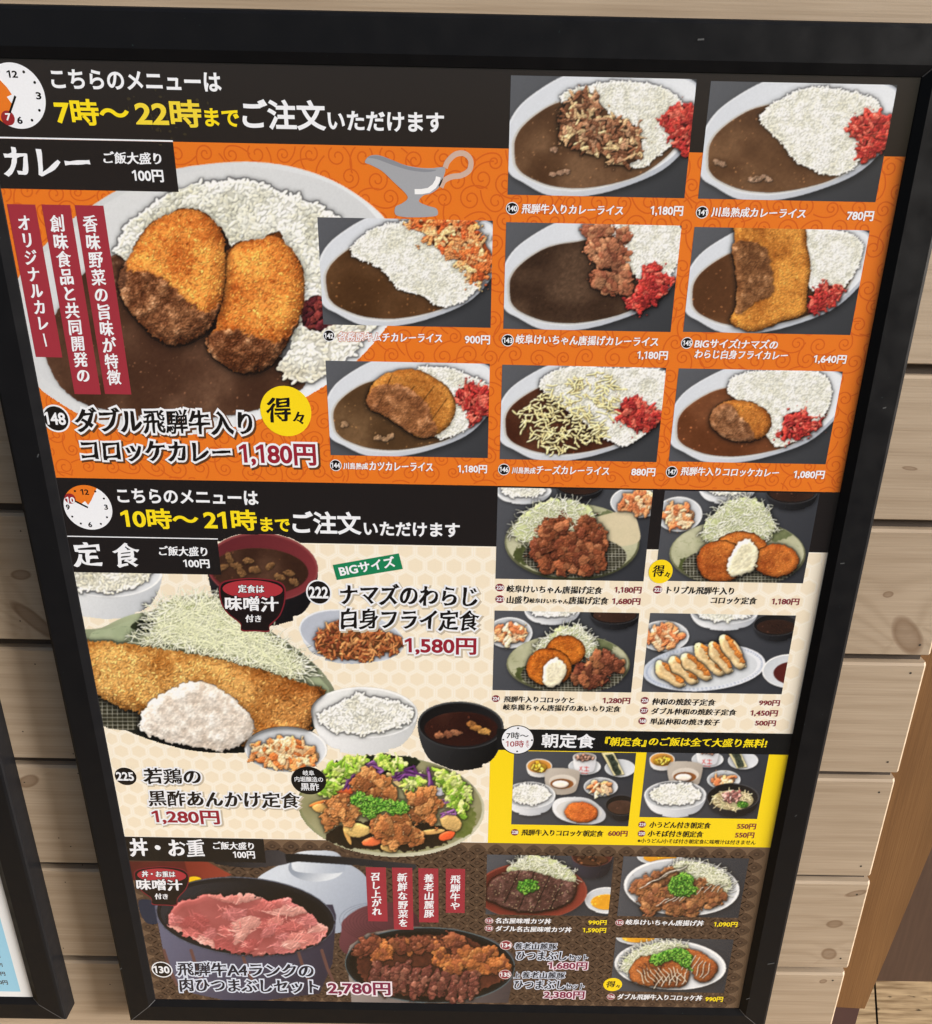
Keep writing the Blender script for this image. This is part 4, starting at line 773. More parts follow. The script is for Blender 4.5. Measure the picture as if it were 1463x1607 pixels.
def hero_boxes():
    p = Print('beef_box_set', None, (196, 1334, 700, 1590), seed=81, under=(84,66,52), label='big cut-out of a beef lacquer box with pot and ladle')
    # red tray, egg, pot, ladle, lid
    k = p.pid('red_tray'); m = p.mask(zL([(120,150),(480,150),(600,215),(420,260),(140,240)])); p.fill(m, p.grad((96,34,26),(150,62,44), (210,1352),(360,1375)), k); p.fill(p.mask(zL([(130,150),(380,150),(400,230),(180,260),(120,220)])), p.mix((70,26,24),(104,40,34), p.N3), k)
    m = p.mask(ellpts(305, 1381, 12, 5.5)); p.fill(m, np.array((226,180,20)), p.pid('egg_yolk'), 3, .5)
    k = p.pid('dark_bowl'); m = p.smask(zL([(170,330),(245,340),(260,430),(215,440),(180,400)])); p.fill(m, np.array((38,46,66)), k)
    k = p.pid('white_pot'); m = p.smask(zL([(712,235),(790,180),(880,150),(1060,140),(1180,190),(1240,260),(1290,330),(1280,400),(1120,470),(1040,480),(930,400),(800,260)]), 0, 4); p.fill(m, p.grad((214,222,234),(160,170,188), (450,1360),(560,1440)), k)
    m = p.mask(ellpts(*zL([(985,180)])[0], 44, 22)); p.fill(m, p.grad((150,160,176),(226,232,240),(495,1345),(520,1375)), k); m = p.smask(zL([(880,120),(940,103),(1050,103),(1095,125),(1120,180),(1080,205),(900,200),(870,160)])); p.fill(m, p.grad((232,238,246),(176,186,202),(470,1335),(530,1370)), p.pid('pot_knob'))
    k = p.pid('ladle'); m = p.smask(zL([(520,150),(700,90),(800,95),(870,140),(840,165),(700,182),(560,172)])); p.fill(m, p.grad((26,26,30),(64,62,66),(350,1335),(450,1360)), k); m = p.mask(zL([(840,118),(900,116),(1100,130),(1440,165),(1448,178),(1430,194),(1100,165),(900,152),(850,160)])); p.fill(m, p.grad((20,22,26),(44,46,52),(470,1340),(640,1362)), k)
    k = p.pid('wooden_lid'); m = p.smask(zL([(1100,470),(1110,420),(1200,360),(1330,340),(1420,370),(1460,440),(1440,520),(1300,570),(1150,590),(1090,540)]), 0, 4); p.fill(m, p.grad((122,70,76),(66,34,42),(540,1420),(620,1500)), k)
    for r in np.linspace(.35, 1, 11): p.line(ellpts(*zL([(1330,440)])[0], 82*r, 34*r, .1, 50), .7, .78, k, True)
    # box
    k = p.pid('lacquer_box'); m = p.mask(zL([(243,360),(262,330),(1060,350),(1076,400),(1060,620),(1000,760),(760,790),(560,790),(420,760),(320,690),(280,560)])); p.fill(m, p.grad((104,104,128),(50,46,62),(250,1470),(480,1580)), k)
    for x0 in (285, 410, 640, 900, 1010):
        p.line(zL([(x0,560),(x0+25,640),(x0+60,720)]), 5, (104,72,66), k)
    m = p.mask(ellpts(*zL([(660,405)])[0], 141, 62, .08)); p.fill(m, np.array((26,26,30)), k); p.line(ellpts(*zL([(660,405)])[0], 140, 61, .08, 80), 1.2, (104,110,128), k); p.fill(p.mask(ellpts(*zL([(660,410)])[0], 134, 56, .08)), p.grad((44,44,50),(18,18,20),(300,1385),(400,1460)), k)
    bm = p.smask(zL([(300,420),(340,350),(430,320),(490,295),(560,310),(660,300),(780,330),(850,320),(930,370),(1000,430),(1040,470),(980,530),(880,565),(760,580),(640,575),(500,545),(400,500),(330,460)]), 3); b = p.pid('sliced_beef')
    p.soft[b] = .75; p.fill(bm, p.mix((140,66,64),(184,104,100), p.N3), b, 3+p.dome(bm, 8, 8), .5)
    sl = [(x, y) for x, y in p.scatter(bm, 46)]; sl.sort(key=lambda q: q[1])
    for (x, y) in sl:
        cc = np.array(((184,98,94),(202,124,116),(166,82,80),(206,144,134),(180,104,102))[p.rng.randint(5)]); t0 = p.rng.randn()*.5; A, B = 20+p.rng.rand()*14, 10+p.rng.rand()*6
        p.stamp(x, y, A, B, t0, 5+p.rng.rand()*3, 6, cc, b, .8, bm, .22)
        for k2 in range(7):
            u = p.rng.randn()*A*.4; w2 = p.rng.randn()*B*.3; xx, yy = x+math.cos(t0)*u-math.sin(t0)*w2, y+math.sin(t0)*u+math.cos(t0)*w2
            i, j = int((yy-p.y0)*2), int((xx-p.x0)*2)
            if bm[min(max(i,0),bm.shape[0]-1), min(max(j,0),bm.shape[1]-1)]: p.stamp(xx, yy, 5+4*p.rng.rand(), .9, t0+p.rng.randn()*.5, p.Z[i, j]-.2, .5, np.clip(cc*1.10+14, 0, 236), b, .7, bm, .3)
    p.finish(.5, .1)
    p = Print('grilled_pork_box', None, (538, 1448, 815, 1582), seed=82, under=(84,66,52), label='big cut-out of a round box of glazed grilled pork')
    k = p.pid('lacquer_box'); m = p.mask(zM([(-60,660),(-40,600),(60,530),(300,490),(560,500),(780,560),(900,650),(910,720),(870,930),(-30,930)])); p.fill(m, p.grad((150,140,136),(70,62,64),(545,1530),(800,1580)), k)
    m = p.mask(ellpts(*zM([(420,712)])[0], 134, 60, .03)); p.fill(m, np.array((22,24,26)), k); p.line(ellpts(*zM([(420,712)])[0], 133, 59, .03, 80), 1.6, (92,110,116), k); p.fill(p.mask(ellpts(*zM([(420,716)])[0], 127, 54, .03)), np.array((16,14,14)), k)
    g = p.pid('grilled_pork'); GP = ((104,54,40),(84,42,34),(140,84,56),(70,32,28),(176,110,56))
    bm = p.smask(zM([(0,690),(20,620),(120,560),(330,545),(600,545),(740,620),(880,710),(860,780),(700,860),(500,890),(300,890),(120,850),(20,770)]), 2); p.fill(bm, p.mix((60,30,24),(110,60,42), p.N1), g, 3, .5)
    for (x, y, r, c) in ((60,610,60,0),(150,640,56,1),(250,600,52,0),(120,600,44,1),(360,590,54,0),(440,600,44,0),(580,590,56,0),(620,640,52,1),(480,640,44,1),(700,660,52,1),(760,640,40,1),(800,700,50,1),(650,700,50,1),(560,720,52,1),(480,690,40,1),(720,730,44,1),(840,720,36,1)):
        x, y = zM([(x, y)])[0]; p.chunk(x, y, r/3.6575*1.35, r/3.6575*.85, g, p.rng.randn()*.4, GP if c == 0 else ((176,104,54),(206,140,76),(130,70,44),(90,46,36)), 5, 1.2, 26, 1.1)
    for i in range(11):
        x0 = 100+i*56; y0 = 690+(i*37 % 50)+ (40 if i > 5 else 0)
        (x, y), = zM([(x0+8, y0+75)]); p.chunk(x, y, 26, 8.5, g, 1.85+.15*p.rng.randn(), ((92,48,42),(124,74,60),(70,36,32),(150,100,82)), 8, 1.5, 30, 1.2)
    p.finish(.5, .1)
# ================================================================ the wall: planks, post, panel, floor
WN = -.016                                            # face of the planks
def wood(name, c0, c1, knots=(), ring=90, rough=.62, seed=0, ax=0):
    """pine: grain lines that run along the board and bend round its knots"""
    def build(t, b):
        N, Lk = t.nodes.new, t.links.new
        g = N('ShaderNodeTexCoord'); sep = N('ShaderNodeSeparateXYZ'); Lk(g.outputs['Object'], sep.inputs[0])
        def mth(op, a, b2=None, c=None):
            m = N('ShaderNodeMath'); m.operation = op
            for i, v in enumerate((a, b2, c)):
                if v is None: continue
                if isinstance(v, (int, float)): m.inputs[i].default_value = v
                else: Lk(v, m.inputs[i])
            return m.outputs[0]
        x, z = sep.outputs[0], sep.outputs[2]
        if ax: x, z = z, x
        comb = N('ShaderNodeCombineXYZ'); Lk(mth('MULTIPLY', x, 3.0), comb.inputs[0]); Lk(mth('MULTIPLY', z, 26), comb.inputs[2]); comb.inputs[1].default_value = seed
        n1 = N('ShaderNodeTexNoise'); n1.inputs['Scale'].default_value = 1; n1.inputs['Detail'].default_value = 3; Lk(comb.outputs[0], n1.inputs['Vector'])
        zz = mth('ADD', mth('MULTIPLY', z, ring), mth('MULTIPLY', n1.outputs['Fac'], 5.5)); dark = None
        for (kx, kz, rx, rz, tl) in knots:
            dx, dz = mth('SUBTRACT', x, kx), mth('SUBTRACT', z, kz); c, s = math.cos(tl), math.sin(tl)
            px = mth('MULTIPLY', mth('ADD', mth('MULTIPLY', dx, c), mth('MULTIPLY', dz, s)), 1/rx); pz = mth('MULTIPLY', mth('ADD', mth('MULTIPLY', dz, c), mth('MULTIPLY', dx, -s)), 1/rz)
            d = mth('SQRT', mth('ADD', mth('MULTIPLY', px, px), mth('MULTIPLY', pz, pz)))
            d = mth('ADD', d, mth('MULTIPLY', mth('SUBTRACT', n1.outputs['Fac'], .5), .5))
            fall = mth('POWER', 2.718, mth('MULTIPLY', mth('MULTIPLY', d, d), -.22)); zz = mth('ADD', zz, mth('MULTIPLY', mth('MULTIPLY', fall, ring*rz*1.6), mth('SIGN', pz)))
            mr = N('ShaderNodeMapRange'); mr.inputs[1].default_value = 1.12; mr.inputs[2].default_value = .82; mr.clamp = True; Lk(d, mr.inputs[0])
            rg = mth('MULTIPLY', mr.outputs[0], mth('ADD', .45, mth('MULTIPLY', mth('POWER', d, 4), .5)))
            dark = rg if dark is None else mth('MAXIMUM', dark, rg)
        w = mth('ADD', .5, mth('MULTIPLY', mth('SINE', zz), .5)); w = mth('POWER', w, 2.2)
        c2 = N('ShaderNodeCombineXYZ'); Lk(mth('MULTIPLY', x, 14), c2.inputs[0]); Lk(mth('MULTIPLY', z, 700), c2.inputs[2]); c2.inputs[1].default_value = seed+3
        n2 = N('ShaderNodeTexNoise'); n2.inputs['Scale'].default_value = 1; n2.inputs['Detail'].default_value = 4; Lk(c2.outputs[0], n2.inputs['Vector'])
        n3 = N('ShaderNodeTexNoise'); n3.inputs['Scale'].default_value = 5; n3.inputs['Detail'].default_value = 2; Lk(g.outputs['Object'], n3.inputs['Vector'])
        f = mth('ADD', mth('MULTIPLY', w, .24), mth('ADD', mth('MULTIPLY', n2.outputs['Fac'], 1.1), -.22)); f = mth('ADD', f, mth('MULTIPLY', mth('SUBTRACT', n3.outputs['Fac'], .5), .9))
        mx = N('ShaderNodeMix'); mx.data_type = 'RGBA'; mx.inputs[6].default_value = (*c0, 1); mx.inputs[7].default_value = (*c1, 1); Lk(f, mx.inputs[0]); last = mx.outputs[2]
        if dark is not None:
            m2 = N('ShaderNodeMix'); m2.data_type = 'RGBA'; m2.inputs[7].default_value = (.13, .065, .028, 1); Lk(dark, m2.inputs[0]); Lk(last, m2.inputs[6]); last = m2.outputs[2]
        Lk(last, b.inputs['Base Color'])
        bp = N('ShaderNodeBump'); bp.inputs['Strength'].default_value = .25; bp.inputs['Distance'].default_value = .0006; Lk(f, bp.inputs['Height']); Lk(bp.outputs[0], b.inputs['Normal'])
    return mat(name, None, rough, .3, 0, build)
def knot(x, y, rx, rz, tl):
    u, v = at(x, y, WN); return (u, v, rx, rz, tl)
KN = {1: [knot(1394,933,.0042,.0028,.1), knot(1424,997,.011,.022,.62), knot(33,902,.008,.0045,.1), knot(52,972,.007,.022,.75)], 0: [knot(5,872,.006,.004,0), knot(1428,735,.006,.0016,-.1)], 3: [knot(45,1226,.010,.006,.5)],
      4: [knot(1310,1450,.0085,.0055,.1), knot(1301,1497,.007,.008,.8), knot(1344,1402,.012,.004,.3)], 2: [knot(1300,1236,.010,.004,.2)], 5: [knot(1292,1540,.004,.003,.3)]}
wall = bpy.data.objects.new('plank_wall', None); S.collection.objects.link(wall); wall.location = (0, 0, Z0)
tag(wall, 'whitewashed pine plank wall with dark grooves behind the framed menus', 'wall')
TOPS = [.104+.1235*k for k in range(-1, 6)]
EDGE = .4075
rnd = random.Random(4)
def plank(i, top):
    h, gap, dep, ch = .1235, .0085, .012, .0022
    z1, z0 = top, top-h+gap                           # gap lies at the lower edge
    prof = [(WN-dep, z1), (WN-ch*.8, z1), (WN, z1-ch), (WN, z0+ch*.4), (WN-ch*.4, z0), (WN-dep, z0)]
    x0, x1 = -1.25, EDGE+rnd.uniform(-.001, .0015); V, F = [], []
    for x, dn, s in ((x0, 0, 1), (x1-.0025, 0, 1), (x1, -.0022, 1)):
        V += [(x, -(n+(dn if n > WN-dep+.001 else 0)), z) for n, z in prof]
    m = len(prof)
    for k in range(2):
        for j in range(m-1): F.append((k*m+j, k*m+j+1, (k+1)*m+j+1, (k+1)*m+j))
    F.append(tuple(range(m))[::-1]); F.append(tuple(2*m+j for j in range(m)))
    o = link('plank', mesh(V, F), wood('pine_%d' % i, PINE0, PINE1, KN.get(i, []), 330+40*(i % 3), .6, i*3.1), wall)
    # nail heads near the end of the board and nicks
    fl = Flat()
    for zz in (z1-.012, z0+.013):
        fl.disc((EDGE-.012+rnd.uniform(-.002, .002), zz+rnd.uniform(-.003, .003)), .0011, None, 10)
        for k in range(2): fl.disc((-.345-.035*k+rnd.uniform(-.015, .015), zz+rnd.uniform(-.02, .02)), .0007, None, 8)
    fl.build('nail_hole', WN+.0001, mat('nail_hole_dark', (.03, .02, .012), .8), o)
PINE0, PINE1 = (.44, .345, .25), (.28, .205, .135)
for i, top in enumerate([.1235*k+.1045+.1235 for k in (2, 1)]): plank(-2+i, top)
for i in range(6): plank(i, .1045+.1235-.1235*i)
V, F = [], []; box(V, F, -1.25, EDGE-.003, -WN+.0075, .05, -.53, .6); link('wall_backing', mesh(V, F), mat('groove_dark', (.05, .035, .025), .9), wall)
# leaning tan board beside the plank ends, on its dark foot
P = [(.38, .62), (.530, .62), at(1463,1329,-.034), at(1357,1583,-.034), (.38, at(1357,1583,-.034)[1]+.004)]
def slab(name, P, n0, n1, material, parent=None):
    m = len(P); V = L3(P, n1)+L3(P, n0); F = [tuple(range(m))[::-1], tuple(m+i for i in range(m))]+[(i, (i+1) % m, (i+1) % m+m, i+m) for i in range(m)]
    return link(name, mesh(V, F), material, parent)
post = slab('leaning_board', P, -.055, -.034, wood('tan_pine', (.205, .102, .037), (.115, .053, .018), [], 160, .55, 7, 1)); post.location.z = Z0
tag(post, 'orange tan timber upright beside the sawn plank ends', 'timber upright')
q = at(1357,1583,-.034)
foot = slab('post_foot', [(.38, -.53), (q[0]-.004, -.53), (q[0]-.004, q[1]-.001), (.38, q[1]+.0035)], -.056, -.036, mat('maroon_foot', (.055, .022, .02), .6)); foot.location.z = Z0
tag(foot, 'dark maroon block under the tan timber upright', 'block')
def dark_wood(t, b):
    n = t.nodes.new('ShaderNodeTexNoise'); n.inputs['Scale'].default_value = 8; n.inputs['Detail'].default_value = 5; mp = t.nodes.new('ShaderNodeMapping'); mp.inputs['Scale'].default_value = (30, 1, 2)
    g = t.nodes.new('ShaderNodeTexCoord'); t.links.new(g.outputs['Object'], mp.inputs[0]); t.links.new(mp.outputs[0], n.inputs[0]); r = t.nodes.new('ShaderNodeMix'); r.data_type = 'RGBA'
    r.inputs[6].default_value = (.10, .058, .038, 1); r.inputs[7].default_value = (.055, .03, .02, 1); t.links.new(n.outputs['Fac'], r.inputs[0]); t.links.new(r.outputs[2], b.inputs['Base Color'])
pan = slab('dark_panel', [(.45, -.53), (1.6, -.545), (1.6, .9), (.45, .9)], -.14, -.12, mat('brown_board', None, .6, .3, 0, dark_wood)); pan.location.z = Z0
tag(pan, 'dark brown boarded panel standing behind the tan timber upright', 'panel')
def floor_mat(t, b):
    g = t.nodes.new('ShaderNodeTexCoord'); mp = t.nodes.new('ShaderNodeMapping'); mp.inputs['Scale'].default_value = (5, 60, 1); n = t.nodes.new('ShaderNodeTexNoise'); n.inputs['Scale'].default_value = 4; n.inputs['Detail'].default_value = 6
    t.links.new(g.outputs['Object'], mp.inputs[0]); t.links.new(mp.outputs[0], n.inputs[0]); r = t.nodes.new('ShaderNodeValToRGB'); e = r.color_ramp.elements
    e[0].position = .3; e[0].color = (.20, .125, .06, 1); e[1].position = .62; e[1].color = (.52, .37, .21, 1); t.links.new(n.outputs['Fac'], r.inputs[0])
    n2 = t.nodes.new('ShaderNodeTexNoise'); n2.inputs['Scale'].default_value = 45; n2.inputs['Detail'].default_value = 4; m2 = t.nodes.new('ShaderNodeMapping'); m2.inputs['Scale'].default_value = (1, 2.6, 1); t.links.new(g.outputs['Object'], m2.inputs[0]); t.links.new(m2.outputs[0], n2.inputs[0])
    r2 = t.nodes.new('ShaderNodeValToRGB'); e2 = r2.color_ramp.elements; e2[0].position = .30; e2[0].color = (.06, .04, .02, 1); e2[1].position = .36; e2[1].color = (1, 1, 1, 1); t.links.new(n2.outputs['Fac'], r2.inputs[0])
    mx = t.nodes.new('ShaderNodeMix'); mx.data_type = 'RGBA'; mx.blend_type = 'MULTIPLY'; mx.inputs[0].default_value = .8; t.links.new(r.outputs[0], mx.inputs[6]); t.links.new(r2.outputs[0], mx.inputs[7]); t.links.new(mx.outputs[2], b.inputs['Base Color'])
fj = [-40, -.6, .4893, 1.5, 40]
V, F = [], []
for k in range(4):
    a, b2 = fj[k]+.0012, fj[k+1]-.0012; j = len(V); sk = lambda y: .386*(y-.0652); V += [(a+sk(-.45), -.45, .0), (b2+sk(-.45), -.45, .0), (b2+sk(.12), .12, .0), (a+sk(.12), .12, .0)]; F.append((j, j+1, j+2, j+3))
fl = link('floor', mesh(V, F), mat('worn_floor', None, .6, .3, 0, floor_mat)); tag(fl, None, None, None, 'structure')
V = [(-200, -200, -.006), (200, -200, -.006), (200, 200, -.006), (-200, 200, -.006)]; g2 = link('ground', mesh(V, [(0, 1, 2, 3)]), mat('ground_dark', (.06, .052, .047), .9)); tag(g2, None, None, None, 'structure')

# ================================================================ the framed menus
SHW, SHH = .297, .4205
def frame_paint(t, b):
    n = t.nodes.new('ShaderNodeTexNoise'); n.inputs['Scale'].default_value = 60; n.inputs['Detail'].default_value = 6; g = t.nodes.new('ShaderNodeTexCoord'); t.links.new(g.outputs['Object'], n.inputs[0])
    r = t.nodes.new('ShaderNodeMapRange'); r.inputs[1].default_value = .3; r.inputs[2].default_value = .7; r.inputs[3].default_value = .32; r.inputs[4].default_value = .5; t.links.new(n.outputs['Fac'], r.inputs[0]); t.links.new(r.outputs[0], b.inputs['Roughness'])
    n2 = t.nodes.new('ShaderNodeTexNoise'); n2.inputs['Scale'].default_value = 420; n2.inputs['Detail'].default_value = 3; t.links.new(g.outputs['Object'], n2.inputs[0]); r2 = t.nodes.new('ShaderNodeValToRGB'); e = r2.color_ramp.elements
    e[0].position = .75; e[0].color = (.006, .006, .007, 1); e[1].position = .84; e[1].color = (.05, .08, .08, 1); t.links.new(n2.outputs['Fac'], r2.inputs[0]); t.links.new(r2.outputs[0], b.inputs['Base Color'])
FR = mat('black_frame', None, .4, .16, 0, frame_paint); FLINE = mat('mitre_edge', (.09, .09, .095), .4)
def frame(parent, mitre_glint=True):
    """snap frame: inner bevel, flat face, rounded outer edge, side to the wall; four rails meeting in mitres"""
    prof = [(-.001, -.002), (0, .0008), (.0062, .0036), (.0262, .0034), (.0282, .0026), (.0292, .0010), (.0292, WN+.0002), (-.001, WN+.0002)]
    cs = [(-SHW, -SHH), (SHW, -SHH), (SHW, SHH), (-SHW, SHH)]; sg = [(-1, -1), (1, -1), (1, 1), (-1, 1)]
    fr = bpy.data.objects.new('frame', None); S.collection.objects.link(fr); fr.parent = parent
    for i in range(4):
        j = (i+1) % 4; V, F, m = [], [], len(prof)
        for c, s in ((cs[i], sg[i]), (cs[j], sg[j])): V += [(c[0]+s[0]*d, -n, c[1]+s[1]*d) for d, n in prof]
        for k in range(m): F.append((k, (k+1) % m, (k+1) % m+m, k+m))
        link('frame_rail', mesh(V, F), FR, fr)
        # fine bare line along the mitre
        a = np.array(cs[i]); s = np.array(sg[i]); t = np.array((-s[0], s[1]))*.00035/1.414; Vv = []
        for d, n in prof[1:6]: Vv += [(*(a+s*d+t), n+.00012), (*(a+s*d-t), n+.00012)]
        q = [(2*k, 2*k+1, 2*k+3, 2*k+2) for k in range(4)]
        link('mitre_line', mesh([(x, -n, y) for x, y, n in Vv], q), FLINE, fr)
    return fr
def board(label, du=0):
    o = bpy.data.objects.new('framed_menu', None); S.collection.objects.link(o); o.location = (du, 0, Z0); tag(o, label, 'framed menu', 'framed menus on the plank wall'); frame(o)
    V, F = [], []; box(V, F, -SHW-.0005, SHW+.0005, .0006, .004, -SHH-.0005, SHH+.0005); link('back_board', mesh(V, F), mat('back_board', (.05, .05, .05), .7), o); return o
menu = board('black framed menu of curry rice, set meals and rice bowls')
def sheet_px(P): return [at(*p) for p in P]
WHITE, BLACK, YEL, REDT, GREY = (240, 242, 248), (26, 22, 20), (248, 222, 30), (150, 36, 52), (236, 238, 244)
CREAM, ORANGE, BROWN, MAROON = (248, 238, 219), (230, 121, 36), (112, 90, 71), (158, 50, 62)
def vline(x, y): return at(x, y)[1]
v_or0 = (vline(480,225)+vline(796,232)+vline(1421,249))/3; v_or1 = (vline(85,748)+vline(1320,774))/2; v_cr0 = (vline(440,849.4)+vline(779,859.5)+vline(1267,867))/3; v_br = (vline(195,1312)+vline(493,1318)+vline(1209,1331))/3
def rect(u0, u1, v0, v1): return [(u0, v0), (u1, v0), (u1, v1), (u0, v1)]
sheet = flat('menu_sheet', rect(-SHW, SHW, -SHH, SHH), 0, ink((235, 235, 238)), menu)
flat('header_band', rect(-SHW, SHW, v_or0, SHH), .0002, ink((40, 34, 32)), sheet)
flat('header_band', rect(-SHW, SHW, v_cr0, v_or1), .0002, ink((30, 26, 26)), sheet)
orange = flat('curry_section', rect(-SHW, SHW, v_or1, v_or0), .0002, ink(ORANGE), sheet)
cream = flat('set_meal_section', rect(-SHW, SHW, v_br, v_cr0), .0002, ink(CREAM), sheet)
brown = flat('rice_bowl_section', rect(-SHW, SHW, -SHH, v_br), .0002, ink(BROWN), sheet)
# swirls on the orange
fl = Flat(); rn = random.Random(5); row = q = 0; v = v_or1-.004
while v < v_or0+.006:
    u = -SHW+(row % 2)*.0085
    while u < SHW+.01:
        c = np.array((u+rn.uniform(-.0015, .0015), v+rn.uniform(-.0015, .0015))); a0 = rn.uniform(0, 6.28); sgn = rn.choice((-1, 1)); R = rn.uniform(.0048, .0078); P = []
        for k in range(34):
            t = k/33; r = R*(.16+.84*t); a = a0+sgn*t*9.6; P.append(c+r*np.array((math.cos(a), math.sin(a))))
        d = (P[-1]-P[-2]); d /= np.linalg.norm(d); nrm = np.array((-d[1], d[0]))*-sgn; e = P[-1]
        for k in range(1, 12): t = k/11; P.append(e+d*.011*t+nrm*(-.0055*t*t*(1 if rn else 1)))
        P = np.array(P); ok = (abs(P[:, 0]) < SHW-.0008) & (P[:, 1] > v_or1+.0008) & (P[:, 1] < v_or0-.0008); cut = np.nonzero(np.diff(np.r_[0, ok.astype(int), 0]))[0]; q = (q+1) % 11
        for a1, b1 in zip(cut[::2], cut[1::2]):
            if b1-a1 > 2: fl.add(*ribbon(P[a1:b1], .00095), q*1.3e-6)
        u += .0172
    v += .0128; row += 1
fl.build('swirl_pattern', .0003, ink((212, 98, 32)), orange)
# honeycomb on the cream
fl, fl2 = Flat(), Flat(); r = .0088; row = 0; v = v_br+.004
while v < v_cr0-.002:
    u = -SHW+.004+(row % 2)*r*.866
    while u < SHW-.004:
        H6 = lambda q: [(min(SHW-.0005, max(-SHW+.0005, u+q*math.sin(k*math.pi/3))), min(v_cr0-.0004, max(v_br+.0004, v+q*math.cos(k*math.pi/3)))) for k in range(6)][::-1]
        fl.add(H6(r*.72), [tuple(range(6))]); fl2.add(*ribbon(H6(r*.90), .0006, True)); u += r*1.732
    v += r*1.5; row += 1
fl.build('honeycomb_pattern', .0003, ink((243, 229, 204)), cream); fl2.build('honeycomb_line', .00032, ink((252, 246, 234)), cream)
# scales on the brown
fl, fl2, fl3 = Flat(), Flat(), Flat(); row = 0; v = -SHH+.004
while v < v_br-.002:
    u = -SHW+.006+(row % 2)*.0086
    while u < SHW-.004:
        cl = lambda P: [(min(SHW-.0004, max(-SHW+.0004, x)), min(v_br-.0003, max(-SHH+.0003, y))) for x, y in P]
        fl.add(cl([(u+.0079*abs(math.cos(t))**1.45*math.copysign(1, math.cos(t)), v+.0070*abs(math.sin(t))**1.45*math.copysign(1, math.sin(t))) for t in np.arange(20)*math.pi/10]), [tuple(range(20))])
        fl2.add(cl([(u+.0030*math.cos(t), v+.0026*math.sin(t)) for t in np.arange(14)*math.pi/7]), [tuple(range(14))]); fl3.add(cl([(u+.0010*math.cos(t), v+.0009*math.sin(t)) for t in np.arange(8)*math.pi/4]), [tuple(range(8))])
        u += .0172
    v += .0080; row += 1
fl.build('scale_pattern', .0003, ink((84, 65, 51)), brown); fl2.build('scale_centre', .00034, ink((66, 50, 40)), brown); fl3.build('scale_dot', .00038, ink((100, 80, 64)), brown)
# yellow breakfast block with its black band
ylw = flat('breakfast_section', rect((at(769,1178)[0]+at(766,1324)[0])/2, SHW, v_br, vline(1000,1180)), .0004, ink((250, 218, 28)), sheet)
flat('black_band', rect((at(783,1150)[0]+at(776,1177)[0])/2, SHW, vline(1000,1180.5), vline(1010,1147.5)), .0006, ink((24, 24, 24)), sheet)

